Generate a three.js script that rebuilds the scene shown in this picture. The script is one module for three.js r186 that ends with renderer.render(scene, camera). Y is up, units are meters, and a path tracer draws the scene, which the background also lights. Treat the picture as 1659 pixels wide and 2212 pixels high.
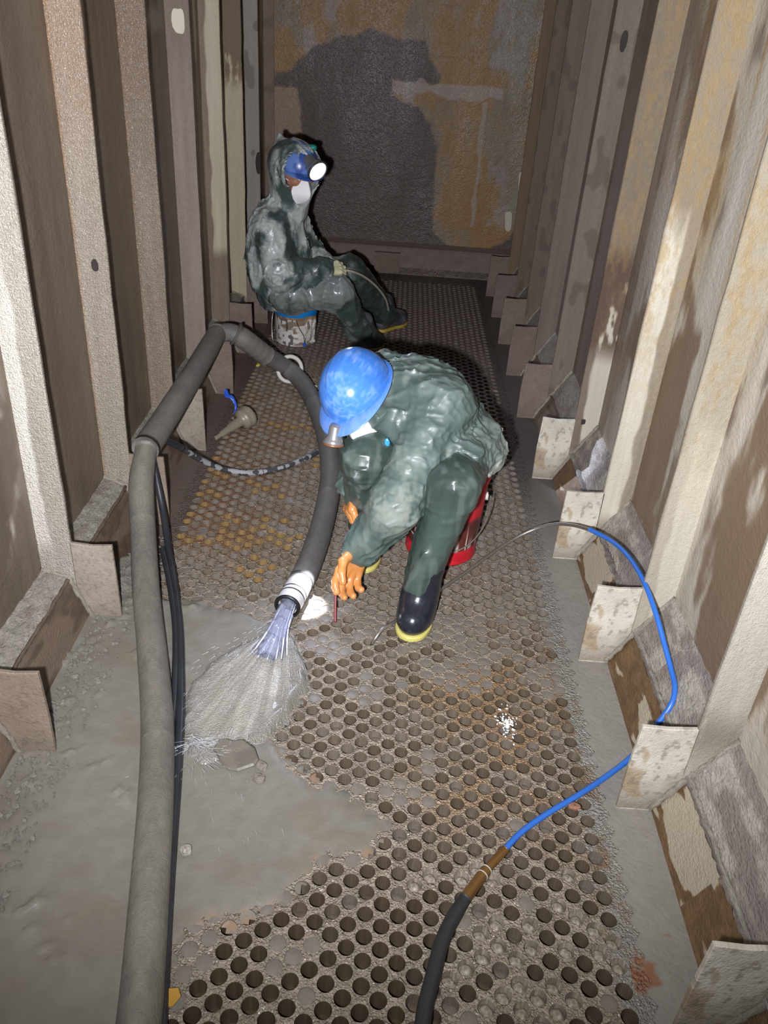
import * as THREE from 'three';
import { mergeGeometries } from 'three/addons/utils/BufferGeometryUtils.js';

// ------------------------------------------------------------------ camera, light, exposure
const scene = new THREE.Scene();
scene.background = new THREE.Color(0, 0, 0);
const camera = new THREE.PerspectiveCamera(64.01, 1659 / 2212, 0.05, 60);
{
  const m = new THREE.Matrix4().makeBasis(
    new THREE.Vector3(0.99751, 0.06258, -0.03265), new THREE.Vector3(-0.07046, 0.85462, -0.51445), new THREE.Vector3(-0.00430, 0.51547, 0.85690));
  m.setPosition(0, 1.7, 0);
  m.decompose(camera.position, camera.quaternion, camera.scale);
}
scene.add(camera);
const renderer = new THREE.WebGLRenderer({ antialias: true });
renderer.toneMapping = THREE.LinearToneMapping;
renderer.toneMappingExposure = 1.0;
renderer.shadowMap.enabled = true;

// the photographer's lamp, held a hand's breadth left of and below the lens
const FLASH = 48, FILL = 0.6;
const LAMP1 = 26, LAMP2 = 26;   // the two workers' headlamps
const flash = new THREE.SpotLight(0xf8f9ff, FLASH, 0, 1.05, 1.0, 2);
flash.position.set(-0.11, 1.62, 0.03);
flash.target.position.set(-0.02, 0.55, -6.2);
flash.castShadow = true; flash.shadow.radius = 1.2;
scene.add(flash, flash.target);
const fill = new THREE.PointLight(0xf8f9ff, FILL, 0, 2);   // added fill at the lamp, standing in for its scattered light
fill.position.set(-0.11, 1.62, 0.03);
fill.castShadow = true; fill.shadow.radius = 1.5;
scene.add(fill);

// ------------------------------------------------------------------ helpers
const V = (x, y, z) => new THREE.Vector3(x, y, z);
let seed = 7;
function rnd() { seed = (seed * 1664525 + 1013904223) >>> 0; return seed / 4294967296; }
const rr = (a, b) => a + (b - a) * rnd();
const clamp = (x, a = 0, b = 1) => x < a ? a : x > b ? b : x;
const lerp = (a, b, t) => a + (b - a) * t;
const sst = (a, b, x) => { const t = clamp((x - a) / (b - a)); return t * t * (3 - 2 * t); };
function h3(x, y, z) { let h = Math.imul(x, 374761393) ^ Math.imul(y, 668265263) ^ Math.imul(z, 2147483647 ^ 0x5bd1e995); h = Math.imul(h ^ (h >>> 13), 1274126177); h ^= h >>> 16; return (h >>> 0) / 4294967296; }
function n3(x, y, z) {
  const xi = Math.floor(x), yi = Math.floor(y), zi = Math.floor(z);
  let u = x - xi, v = y - yi, w = z - zi; u = u * u * (3 - 2 * u); v = v * v * (3 - 2 * v); w = w * w * (3 - 2 * w);
  const a = lerp(lerp(h3(xi, yi, zi), h3(xi + 1, yi, zi), u), lerp(h3(xi, yi + 1, zi), h3(xi + 1, yi + 1, zi), u), v);
  const b = lerp(lerp(h3(xi, yi, zi + 1), h3(xi + 1, yi, zi + 1), u), lerp(h3(xi, yi + 1, zi + 1), h3(xi + 1, yi + 1, zi + 1), u), v);
  return lerp(a, b, w);
}
const n2 = (x, y, s = 0) => { const xi = Math.floor(x), yi = Math.floor(y); let u = x - xi, v = y - yi; u = u * u * (3 - 2 * u); v = v * v * (3 - 2 * v); return lerp(lerp(h3(xi, yi, s), h3(xi + 1, yi, s), u), lerp(h3(xi, yi + 1, s), h3(xi + 1, yi + 1, s), u), v); };
function fbm(x, y, o = 4, s = 0) { let a = 0.5, t = 0, n = 0; for (let i = 0; i < o; i++) { t += a * n2(x, y, s + i * 17); n += a; x *= 2.03; y *= 2.03; a *= 0.55; } return t / n; }
const mix3 = (a, b, t) => [lerp(a[0], b[0], t), lerp(a[1], b[1], t), lerp(a[2], b[2], t)];
const s2l = c => { c /= 255; return c <= 0.04045 ? c / 12.92 : Math.pow((c + 0.055) / 1.055, 2.4); };
const lin = c => [s2l(c[0]), s2l(c[1]), s2l(c[2])];

function tex(w, h, fn, srgb = true) {          // fn(u, v) with v up -> [r, g, b] 0..255 or a grey number
  const d = new Uint8Array(w * h * 4);
  for (let j = 0, k = 0; j < h; j++) for (let i = 0; i < w; i++, k += 4) {
    const c = fn((i + 0.5) / w, (j + 0.5) / h, i, j);
    if (typeof c === 'number') d[k] = d[k + 1] = d[k + 2] = clamp(c, 0, 255); else { d[k] = clamp(c[0], 0, 255); d[k + 1] = clamp(c[1], 0, 255); d[k + 2] = clamp(c[2], 0, 255); }
    d[k + 3] = 255;
  }
  const t = new THREE.DataTexture(d, w, h, THREE.RGBAFormat);
  t.wrapS = t.wrapT = THREE.RepeatWrapping; t.magFilter = THREE.LinearFilter; t.minFilter = THREE.LinearFilter;
  if (srgb) t.colorSpace = THREE.SRGBColorSpace;
  t.needsUpdate = true;
  return t;
}
const rep = (t, x, y = x) => { const c = t.clone(); c.repeat.set(x, y); c.needsUpdate = true; return c; };
const std = o => new THREE.MeshStandardMaterial({ side: THREE.DoubleSide, ...o });
const phys = o => new THREE.MeshPhysicalMaterial({ side: THREE.DoubleSide, ...o });
const rgb = (r, g, b) => new THREE.Color().setRGB(s2l(r), s2l(g), s2l(b));

const taken = {};
function numbered(n) { if (!(n in taken)) { taken[n] = 0; return n; } taken[n]++; return n + '_' + String(taken[n]).padStart(3, '0'); }
function mesh(name, geo, mat, parent) {
  const m = new THREE.Mesh(geo, mat); m.castShadow = m.receiveShadow = true;
  m.name = parent && parent !== scene ? name : numbered(name);
  if (parent && parent !== scene) { const k = '#' + name; parent.userData_names = parent.userData_names || {}; const c = parent.userData_names[k] = (parent.userData_names[k] ?? -1) + 1; m.name = c ? name + '_' + String(c).padStart(3, '0') : name; }
  (parent || scene).add(m); return m;
}
function tag(o, label, category, group, kind) { o.userData = { ...o.userData, label, category }; if (group) o.userData.group = group; if (kind) o.userData.kind = kind; return o; }
function thing(name, label, category, pos = [0, 0, 0], group) { const g = new THREE.Group(); g.name = numbered(name); g.position.set(...pos); scene.add(g); return tag(g, label, category, group); }
function structure(name) { const g = new THREE.Group(); g.name = name; g.userData.kind = 'structure'; scene.add(g); return g; }
function setUV(g, fn) { const p = g.attributes.position, n = g.attributes.normal, uv = new Float32Array(p.count * 2); for (let i = 0; i < p.count; i++) { const r = fn(p.getX(i), p.getY(i), p.getZ(i), n && n.getX(i), n && n.getY(i), n && n.getZ(i)); uv[2 * i] = r[0]; uv[2 * i + 1] = r[1]; } g.setAttribute('uv', new THREE.BufferAttribute(uv, 2)); return g; }
function geoFrom(pos, idx, uv) { const g = new THREE.BufferGeometry(); g.setAttribute('position', new THREE.BufferAttribute(new Float32Array(pos), 3)); if (uv) g.setAttribute('uv', new THREE.BufferAttribute(new Float32Array(uv), 2)); g.setIndex(idx); g.computeVertexNormals(); return g; }
function plate(pts, depth, bevel = 0.0015) {   // pts in x,y; thickness along z, centred
  const s = new THREE.Shape(); pts.forEach((p, i) => i ? s.lineTo(p[0], p[1]) : s.moveTo(p[0], p[1])); s.closePath();
  const g = new THREE.ExtrudeGeometry(s, { depth: depth - 2 * bevel, bevelEnabled: bevel > 0, bevelThickness: bevel, bevelSize: bevel, bevelOffset: -bevel, bevelSegments: 1, curveSegments: 8 });
  g.translate(0, 0, -depth / 2 + bevel); return g;
}
const curve = (pts, t = 0.5) => new THREE.CatmullRomCurve3(pts.map(p => V(...p)), false, 'catmullrom', t);
// a tube of varying radius round a path, closed ends
function tube(pts, rad, seg = 80, sides = 14, o = {}) {
  const c = pts.isCurve ? pts : curve(pts, o.tension), N = seg, fr = c.computeFrenetFrames(N, false), pos = [], idx = [], uv = [], L = c.getLength();
  const P = V(0, 0, 0);
  for (let i = 0; i <= N; i++) {
    const t = i / N; c.getPointAt(t, P); const R = typeof rad === 'function' ? rad(t, P) : rad;
    for (let j = 0; j <= sides; j++) {
      const a = j / sides * Math.PI * 2, ca = Math.cos(a), sa = Math.sin(a), n = fr.normals[i], b = fr.binormals[i];
      const w = o.wob ? 1 + o.wob * (n3(P.x * 60 + ca * 2, P.y * 60 + sa * 2, P.z * 60) - 0.5) : 1, f = o.flat ? [1, o.flat] : [1, 1];
      const q = [P.x + R * w * (ca * n.x * f[0] + sa * b.x * f[1]), P.y + R * w * (ca * n.y * f[0] + sa * b.y * f[1]), P.z + R * w * (ca * n.z * f[0] + sa * b.z * f[1])];
      pos.push(...q); uv.push(j / sides, t * L);
    }
  }
  const S = sides + 1;
  for (let i = 0; i < N; i++) for (let j = 0; j < sides; j++) { const a = i * S + j; idx.push(a, a + 1, a + S, a + 1, a + S + 1, a + S); }
  if (!o.open) for (const e of [0, N]) { c.getPointAt(e / N, P); pos.push(P.x, P.y, P.z); uv.push(0, 0); const k = pos.length / 3 - 1; for (let j = 0; j < sides; j++) e ? idx.push(k, e * S + j + 1, e * S + j) : idx.push(k, j, j + 1); }
  return geoFrom(pos, idx, uv);
}
function blob(rx, ry, rz, rough, s, d = 2) { const g = new THREE.IcosahedronGeometry(1, d), p = g.attributes.position; for (let i = 0; i < p.count; i++) { const x = p.getX(i), y = p.getY(i), z = p.getZ(i), k = 1 + rough * (n3(x * 1.7 + s, y * 1.7, z * 1.7) - 0.5) * 2; p.setXYZ(i, x * rx * k, y * ry * k, z * rz * k); } g.computeVertexNormals(); return g; }

// ------------------------------------------------------------------ signed distance meshing
function cap(x, y, z, a, b, ra, rb) { const dx = b[0] - a[0], dy = b[1] - a[1], dz = b[2] - a[2], L = dx * dx + dy * dy + dz * dz; let t = L ? ((x - a[0]) * dx + (y - a[1]) * dy + (z - a[2]) * dz) / L : 0; t = t < 0 ? 0 : t > 1 ? 1 : t; const ex = x - a[0] - t * dx, ey = y - a[1] - t * dy, ez = z - a[2] - t * dz; return Math.sqrt(ex * ex + ey * ey + ez * ez) - ra - (rb - ra) * t; }
function ell(x, y, z, c, r) { const a = (x - c[0]) / r[0], b = (y - c[1]) / r[1], d = (z - c[2]) / r[2], k0 = Math.sqrt(a * a + b * b + d * d), e = a / r[0], f = b / r[1], g = d / r[2], k1 = Math.sqrt(e * e + f * f + g * g); return k1 < 1e-9 ? -Math.min(...r) : k0 * (k0 - 1) / k1; }
const smin = (a, b, k) => { const h = Math.max(k - Math.abs(a - b), 0) / k; return Math.min(a, b) - h * h * k * 0.25; };
const smax = (a, b, k) => -smin(-a, -b, k);
function netMesh(f, lo, hi, cell, colorFn) {       // surface nets with block skipping
  const nx = Math.ceil((hi[0] - lo[0]) / cell) + 1, ny = Math.ceil((hi[1] - lo[1]) / cell) + 1, nz = Math.ceil((hi[2] - lo[2]) / cell) + 1;
  const F = new Float32Array(nx * ny * nz), B = 8, at = (i, j, k) => i + nx * (j + ny * k);
  for (let bk = 0; bk < nz; bk += B) for (let bj = 0; bj < ny; bj += B) for (let bi = 0; bi < nx; bi += B) {
    const d = f(lo[0] + (bi + B / 2) * cell, lo[1] + (bj + B / 2) * cell, lo[2] + (bk + B / 2) * cell), skip = Math.abs(d) > B * cell * 1.1 + 0.05;
    for (let k = bk; k < Math.min(bk + B, nz); k++) for (let j = bj; j < Math.min(bj + B, ny); j++) for (let i = bi; i < Math.min(bi + B, nx); i++)
      F[at(i, j, k)] = skip ? d : f(lo[0] + i * cell, lo[1] + j * cell, lo[2] + k * cell);
  }
  const id = new Int32Array(nx * ny * nz).fill(-1), pos = [], idx = [];
  for (let k = 0; k < nz - 1; k++) for (let j = 0; j < ny - 1; j++) for (let i = 0; i < nx - 1; i++) {
    let m = 0; for (let c = 0; c < 8; c++) if (F[at(i + (c & 1), j + (c >> 1 & 1), k + (c >> 2))] < 0) m |= 1 << c;
    if (m === 0 || m === 255) continue;
    let sx = 0, sy = 0, sz = 0, n = 0;
    for (let a = 0; a < 8; a++) for (const b of [1, 2, 4]) if (!(a & b)) {
      const c = a | b; if ((m >> a & 1) === (m >> c & 1)) continue;
      const fa = F[at(i + (a & 1), j + (a >> 1 & 1), k + (a >> 2))], fc = F[at(i + (c & 1), j + (c >> 1 & 1), k + (c >> 2))], t = fa / (fa - fc);
      sx += (a & 1) + t * (b === 1 ? 1 : 0); sy += (a >> 1 & 1) + t * (b === 2 ? 1 : 0); sz += (a >> 2) + t * (b === 4 ? 1 : 0); n++;
    }
    id[at(i, j, k)] = pos.length / 3; pos.push(lo[0] + (i + sx / n) * cell, lo[1] + (j + sy / n) * cell, lo[2] + (k + sz / n) * cell);
  }
  const quad = (a, b, c, d, flip) => { if (a < 0 || b < 0 || c < 0 || d < 0) return; flip ? idx.push(a, c, b, a, d, c) : idx.push(a, b, c, a, c, d); };
  for (let k = 1; k < nz - 1; k++) for (let j = 1; j < ny - 1; j++) for (let i = 1; i < nx - 1; i++) {
    const s = F[at(i, j, k)] < 0;
    if (s !== F[at(i + 1, j, k)] < 0) quad(id[at(i, j - 1, k - 1)], id[at(i, j, k - 1)], id[at(i, j, k)], id[at(i, j - 1, k)], !s);
    if (s !== F[at(i, j + 1, k)] < 0) quad(id[at(i - 1, j, k - 1)], id[at(i - 1, j, k)], id[at(i, j, k)], id[at(i, j, k - 1)], !s);
    if (s !== F[at(i, j, k + 1)] < 0) quad(id[at(i - 1, j - 1, k)], id[at(i, j - 1, k)], id[at(i, j, k)], id[at(i - 1, j, k)], !s);
  }
  const g = geoFrom(pos, idx);
  if (colorFn) { const c = new Float32Array(pos.length), N = g.attributes.normal; for (let i = 0; i < pos.length / 3; i++) { const q = lin(colorFn(pos[3 * i], pos[3 * i + 1], pos[3 * i + 2], N.getX(i), N.getY(i), N.getZ(i))); c[3 * i] = q[0]; c[3 * i + 1] = q[1]; c[3 * i + 2] = q[2]; } g.setAttribute('color', new THREE.BufferAttribute(c, 3)); }
  return g;
}

// ------------------------------------------------------------------ shared textures
const grit = tex(512, 512, (u, v) => { const a = fbm(u * 64, v * 64, 3, 3), b = n2(u * 160, v * 160, 9); return 255 * (0.55 * a + 0.45 * b); }, false);   // wraps badly by design of noise, scale hides it
const pitted = tex(512, 512, (u, v) => 255 * (0.6 * fbm(u * 20, v * 20, 4, 21) + 0.4 * fbm(u * 90, v * 90, 2, 5)), false);
const wetRough = tex(256, 256, (u, v) => 60 + 170 * sst(0.3, 0.7, fbm(u * 14, v * 14, 4, 31)), false);

// ------------------------------------------------------------------ the chamber: walls, stiffeners, ledges
const ZB = -6.45, ZN = 0.7, XL = -1.026, XR = 0.90, CEIL = 2.5;
const FL = [-0.90, -1.478, -2.04, -2.63, -3.26, -3.90, -4.50, -5.05, -5.60], FR = [-0.90, -1.443, -2.01, -2.59, -3.22, -3.87, -4.45, -4.98, -5.52, -6.02];
const TF = 0.012;
const inPoly = (P, x, y) => { let c = false; for (let i = 0, j = P.length - 1; i < P.length; j = i++) if ((P[i][1] > y) !== (P[j][1] > y) && x < (P[j][0] - P[i][0]) * (y - P[i][1]) / (P[j][1] - P[i][1]) + P[i][0]) c = !c; return c; };
function sdPoly(P, x, y) { let d = 1e9; for (let i = 0, j = P.length - 1; i < P.length; j = i++) { const ex = P[j][0] - P[i][0], ey = P[j][1] - P[i][1], wx = x - P[i][0], wy = y - P[i][1], t = clamp((wx * ex + wy * ey) / (ex * ex + ey * ey)); d = Math.min(d, (wx - ex * t) ** 2 + (wy - ey * t) ** 2); } d = Math.sqrt(d); return inPoly(P, x, y) ? d : -d; }

const BROWN = [104, 88, 74], MAUVE = [112, 98, 92], GREY = [150, 143, 132], LIME = [214, 209, 196], TAN = [158, 132, 92], RUST = [140, 92, 52], DARK = [62, 52, 46];
// right wall sheet between the stiffeners: whitish lime near the camera with wet brown runs, dull mauve brown further in
const wallRightMap = tex(1024, 512, (u, v) => {
  const z = lerp(ZB, ZN, u), y = v * CEIL, st = fbm(z * 24, y * 2.2, 4, 41), g = fbm(z * 9, y * 7, 4, 44), near = sst(-3.3, -2.9, z);
  let c = mix3([98, 84, 74], [120, 106, 96], st);
  const limeish = mix3([158, 151, 136], [200, 194, 181], st);
  let k = near * sst(0.30, 0.55, g * 0.6 + st * 0.6);
  c = mix3(c, limeish, k * 0.85);
  const wet = sst(0.50, 0.62, fbm(z * 7, y * 2.6, 4, 47) + 0.16 * Math.exp(-((y - 0.62) ** 2) / 0.05));
  c = mix3(c, [108, 88, 68], near * wet * 0.9);
  c = mix3(c, [150, 122, 80], 0.5 * near * sst(0.55, 0.7, fbm(z * 18, y * 1.5, 3, 52)) * sst(0.8, 1.4, y));
  return c;
});
const wallLeftMap = tex(1024, 512, (u, v) => {
  const z = lerp(ZB, ZN, u), y = v * CEIL, st = fbm(z * 26, y * 1.8, 4, 61), g = fbm(z * 8, y * 6, 4, 64);
  let c = mix3([86, 74, 62], [124, 110, 94], st * 0.7 + g * 0.3);
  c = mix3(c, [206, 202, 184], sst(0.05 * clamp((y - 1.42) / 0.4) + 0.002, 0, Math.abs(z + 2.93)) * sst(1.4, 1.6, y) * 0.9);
  const cream = sst(-4.0, -4.3, z) * sst(0.4, 0.75, y) * sst(0.5, 0.6, fbm(z * 10, y * 1.2, 3, 66));
  c = mix3(c, [176, 162, 130], cream * 0.8);
  const near = sst(-2.05, -1.9, z), lime = near * sst(0.35, 0.55, g) * sst(0.2, 0.5, y);
  c = mix3(c, [226, 222, 212], lime * 0.9);
  c = mix3(c, [96, 86, 74], near * sst(0.55, 0.62, fbm(z * 20, y * 2, 3, 68)) * 0.7);
  return c;
});
const sheetRough = tex(512, 512, (u, v) => 105 + 120 * fbm(u * 16, v * 5, 4, 71), false);
const mWallR = std({ map: wallRightMap, roughness: 0.8, roughnessMap: sheetRough, bumpMap: rep(pitted, 8, 4), bumpScale: 0.004 });
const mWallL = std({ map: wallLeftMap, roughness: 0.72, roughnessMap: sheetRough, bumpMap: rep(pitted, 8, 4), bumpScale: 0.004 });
const box = (x0, x1, y0, y1, z0, z1) => { const g = new THREE.BoxGeometry(x1 - x0, y1 - y0, z1 - z0); g.translate((x0 + x1) / 2, (y0 + y1) / 2, (z0 + z1) / 2); return g; };
const wallUV = g => setUV(g, (x, y, z) => [(z - ZB) / (ZN - ZB), y / CEIL]);

const wallLeft = structure('wall_left'), wallRight = structure('wall_right');
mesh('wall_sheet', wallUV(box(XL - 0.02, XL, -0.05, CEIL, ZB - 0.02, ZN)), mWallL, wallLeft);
mesh('wall_sheet', wallUV(box(XR, XR + 0.02, -0.05, CEIL, ZB - 0.02, ZN)), mWallR, wallRight);

// each stiffener has its own steel: u 0 at the wall, 1 at the free edge; y in metres
const finTex = fn => tex(64, 1024, (u, v) => fn(u, v * CEIL));
function finPaint(s, p) {
  return finTex((u, y) => {
    const st = fbm(u * 5, y * 3 + s * 7, 4, s), sp = fbm(u * 9, y * 70, 3, s + 5), g = fbm(u * 3.2, y * 9, 4, s + 9);
    let c = mix3(p.a, p.b, clamp(st * 0.75 + sp * 0.35));
    if (p.top) c = mix3(c, mix3(p.top, p.a, sp * 0.6), sst(p.ty - 0.35, p.ty + 0.2, y + 0.3 * (g - 0.5)) * 0.85);
    if (p.lime) { const [y0, y1, e] = p.lime, edge = e + 0.34 * (fbm(u, y * 5, 3, s + 13) - 0.5); const k = sst(y0 - 0.06, y0 + 0.03, y) * (1 - sst(y1 - 0.08, y1 + 0.1, y + 0.2 * (g - 0.5))) * (p.limeEdge === 'free' ? sst(edge - 0.05, edge + 0.05, u) : sst(edge - 0.05, edge + 0.05, 1 - u)); c = mix3(c, mix3(p.limeColor || LIME, [196, 188, 170], st), k * 0.95); }
    if (p.dark) { const [y0, y1] = p.dark, k = sst(y0 - 0.06, y0 + 0.06, y) * (1 - sst(y1 - 0.06, y1 + 0.06, y)) * sst(0.35, 0.5, g + 0.15); c = mix3(c, p.darkColor || [82, 66, 54], k * 0.9); }
    if (p.gold) c = mix3(c, mix3([150, 116, 66], [176, 150, 104], sp), p.gold * sst(0.40, 0.68, 0.5 * fbm(u * 3, y * 6, 4, s + 17) + 0.5 * fbm(u * 8, y * 34, 3, s + 19)) * sst(0.5, 1.1, y));
    if (p.rust) c = mix3(c, p.rust, sst(0.22, 0.02, u + 0.1 * (g - 0.5)) * 0.55);
    c = mix3(c, [70, 60, 52], sst(0.965, 1.0, u) * 0.35 + (p.spots ? sst(0.68, 0.8, n2(u * 3.1, y * 13, s + 3)) * 0.32 : 0));
    return c;
  });
}
const rightFins = [
  { a: [164, 158, 146], b: [196, 191, 180] },
  { a: [174, 169, 156], b: [208, 203, 192], dark: [0.22, 0.34], darkColor: [150, 142, 128] },
  { a: [168, 159, 143], b: [200, 193, 178], top: [150, 141, 122], ty: 0.95, gold: 0.45, lime: [0.16, 0.75, 0.3], limeEdge: 'wall' },
  { a: [132, 120, 103], b: [164, 153, 136], top: [146, 134, 112], ty: 1.2, gold: 0.5, lime: [0.2, 1.22, 0.42], limeEdge: 'free', limeColor: [232, 228, 216] },
  { a: [112, 98, 86], b: [140, 126, 112], top: [146, 132, 108], ty: 1.15, gold: 0.45, lime: [0.2, 0.82, 0.32], limeEdge: 'wall', dark: [0.6, 1.0], darkColor: [92, 72, 58] },
  { a: [108, 98, 90], b: [136, 124, 114], spots: 1 }, { a: [110, 98, 92], b: [134, 120, 112] }, { a: [104, 92, 84], b: [130, 114, 104], spots: 1 },
  { a: [104, 90, 78], b: [130, 112, 96], spots: 1 }, { a: [116, 96, 74], b: [140, 118, 92] }];
const leftFins = [
  { a: [150, 143, 130], b: [184, 178, 166] }, { a: [150, 143, 130], b: [184, 178, 166] },
  { a: [158, 151, 138], b: [190, 184, 172], lime: [0.3, 1.1, 0.55], limeEdge: 'wall', limeColor: [235, 232, 225] },
  { a: [134, 124, 110], b: [164, 154, 140], top: [158, 132, 112], ty: 1.45, rust: [138, 100, 66] },
  { a: [118, 106, 92], b: [150, 136, 120], top: [128, 108, 92], ty: 1.4, rust: [120, 92, 66] },
  { a: [122, 108, 98], b: [150, 136, 126], top: [116, 104, 90], ty: 1.5 },
  { a: [108, 94, 80], b: [136, 120, 104], lime: [0.58, 2.5, 0.35], limeEdge: 'free', limeColor: [176, 164, 136] },
  { a: [168, 156, 130], b: [190, 178, 152], dark: [1.35, 2.4], darkColor: [112, 96, 74] },
  { a: [140, 132, 122], b: [164, 156, 146], spots: 1 }];
const gussetBump = rep(pitted, 1, 1);
const finBumpL = rep(grit, 0.4, 7.5), finBumpR = rep(pitted, 0.8, 12);
function stiffener(wall, side, z, p, s, wet) {
  const xw = side < 0 ? XL : XR, xe = side < 0 ? -0.924 : 0.797, xi = side < 0 ? -0.797 : 0.66, gh = 0.287, m = side;
  const rough = wet ? 0.34 : 0.72;
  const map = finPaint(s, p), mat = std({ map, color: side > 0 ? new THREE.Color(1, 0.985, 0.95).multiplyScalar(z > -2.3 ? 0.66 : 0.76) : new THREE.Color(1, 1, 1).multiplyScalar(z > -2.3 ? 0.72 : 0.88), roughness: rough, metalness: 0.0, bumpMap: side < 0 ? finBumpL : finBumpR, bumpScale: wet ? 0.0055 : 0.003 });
  // gently uneven free edge, a nick above the gusset
  const pts = [[xw - m * -0.01, -0.02]], N = 26;
  pts.push([xe, -0.02]);
  for (let i = 0; i <= N; i++) { const y = lerp(gh - 0.02, CEIL, i / N); pts.push([xe + (n2(y * 9, s * 3.3, 5) - 0.5) * 0.006, y]); }
  pts.push([xw - m * -0.01, CEIL]);
  const g = plate(pts, TF, 0.002);
  setUV(g, (x, y) => [clamp((x - xw) / (xe - xw), 0.01, 0.99), clamp(y / CEIL, 0.001, 0.999)]);
  const f = mesh('stiffener', g, mat, wall); f.position.z = z;
  const q = [[xe - m * -0.004, -0.02], [xi, -0.02], [xi + (rnd() - 0.5) * 0.004, gh * 0.5], [xi + m * 0.004, gh + (rnd() - 0.5) * 0.006], [lerp(xi, xe, 0.5), gh - 0.003], [xe - m * -0.004, gh + 0.002]];
  const gg = plate(q, TF, 0.0015);
  setUV(gg, (x, y) => [0.5 + (x - xi) / 0.4, y / 0.4]);
  const gp = side > 0 && z > -3.4 ? gussetPaleTex : gussetDullTex[wet ? 1 : 0];
  const gm = mesh('gusset_plate', gg, std({ color: new THREE.Color(0.86, 0.85, 0.83), map: gp[Math.floor(s) % gp.length], roughness: wet ? 0.5 : 0.7, bumpMap: gussetBump, bumpScale: 0.003 }), f);
  return f;
}
const gussetPale = s => tex(192, 192, (u, v) => {
  const g = fbm(u * 5, v * 5, 4, s), sp = fbm(u * 26, v * 26, 3, s + 2), d = fbm(u * 3, v * 3, 3, s + 4);
  let c = mix3([182, 176, 162], [216, 211, 199], g);
  c = mix3(c, [128, 118, 104], sst(0.0, 0.6, 0.62 - v + 0.9 * (d - 0.5)) * 0.8);
  c = mix3(c, [150, 122, 88], sst(0.6, 0.7, fbm(u * 7, v * 4, 3, s + 6)) * 0.5);
  return mix3(c, [124, 116, 104], sst(0.55, 0.8, sp) * 0.5);
});
const gussetDull = (s, a, b) => tex(192, 192, (u, v) => { const g = fbm(u * 6, v * 6, 4, s), sp = fbm(u * 40, v * 40, 2, s + 2); return mix3(mix3(a, b, g), [84, 72, 62], sst(0.55, 0.8, sp) * 0.22 + sst(0.25, 0.0, v) * 0.25); });
const gussetPaleTex = [gussetPale(301), gussetPale(311), gussetPale(321)];
const gussetDullTex = [[gussetDull(331, [106, 90, 84], [132, 116, 108]), gussetDull(334, [112, 98, 88], [136, 120, 110])], [gussetDull(337, [138, 128, 116], [164, 154, 142]), gussetDull(339, [128, 114, 100], [152, 138, 124])]];
FL.forEach((z, i) => stiffener(wallLeft, -1, z, leftFins[i], 500 + i * 20 + i, i < 5));
FR.forEach((z, i) => stiffener(wallRight, 1, z, rightFins[i], 800 + i * 20 + i, false));

// sloped ledges along the foot of both walls, one in every bay
const ledgeTop = tex(256, 256, (u, v) => { const g = fbm(u * 6, v * 6, 4, 91), r = fbm(u * 30, v * 30, 3, 92); return mix3(mix3([122, 117, 110], [152, 147, 138], r), [114, 98, 92], sst(0.45, 0.7, g) * 0.5); });
const ledgeTopPale = tex(256, 256, (u, v) => { const g = fbm(u * 5, v * 5, 4, 93), r = fbm(u * 28, v * 28, 3, 94); return mix3(mix3([138, 132, 124], [166, 160, 150], r), [116, 107, 102], sst(0.38, 0.6, g) * 0.85); });
const ledgeFace = tex(256, 256, (u, v) => { const g = fbm(u * 14, v * 14, 4, 95), r = fbm(u * 3, v * 3, 3, 96); return mix3(mix3([74, 60, 48], [106, 90, 74], g), [120, 104, 90], sst(0.5, 0.62, r) * 0.7); });
const ledgeFaceR = tex(256, 256, (u, v) => { const g = fbm(u * 18, v * 18, 4, 97), r = fbm(u * 2.4, v * 2.4, 3, 98); return mix3(mix3([78, 58, 38], [120, 94, 62], g), [176, 168, 150], sst(0.54, 0.58, fbm(u * 2.4, v * 3.2, 5, 98) + 0.25 * (0.45 - v)) * 0.8); });
const mLedgeTop = std({ map: ledgeTop, roughness: 0.4, bumpMap: pitted, bumpScale: 0.008 }), mLedgePale = std({ map: ledgeTopPale, roughness: 0.55, bumpMap: pitted, bumpScale: 0.008 });
const mFace = std({ map: ledgeFace, roughness: 0.6, bumpMap: grit, bumpScale: 0.002 }), mFaceR = std({ map: ledgeFaceR, roughness: 0.7, bumpMap: grit, bumpScale: 0.003 });
const mBead = std({ color: rgb(150, 142, 130), roughness: 0.35, bumpMap: grit, bumpScale: 0.003 });
function strip(P, z0, z1, nz, np, amp, s) {     // a cross-section P swept along z with an uneven surface
  const pos = [], idx = [], uv = []; let L = 0; const cum = [0]; for (let i = 1; i < P.length; i++) cum.push(L += Math.hypot(P[i][0] - P[i - 1][0], P[i][1] - P[i - 1][1]));
  for (let i = 0; i <= nz; i++) for (let j = 0; j <= np; j++) {
    const d = L * j / np; let k = 1; while (k < P.length - 1 && cum[k] < d) k++; const t = (d - cum[k - 1]) / (cum[k] - cum[k - 1]), z = lerp(z0, z1, i / nz);
    const x = lerp(P[k - 1][0], P[k][0], t), y = lerp(P[k - 1][1], P[k][1], t), a = amp * (fbm(z * 30, d * 30, 3, s) - 0.5) * 2;
    pos.push(x, y + a, z); uv.push(z / 0.66 + s * 0.37, d / 0.25);
  }
  for (let i = 0; i < nz; i++) for (let j = 0; j < np; j++) { const a = i * (np + 1) + j; idx.push(a, a + 1, a + np + 1, a + 1, a + np + 2, a + np + 1); }
  return geoFrom(pos, idx, uv);
}
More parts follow.
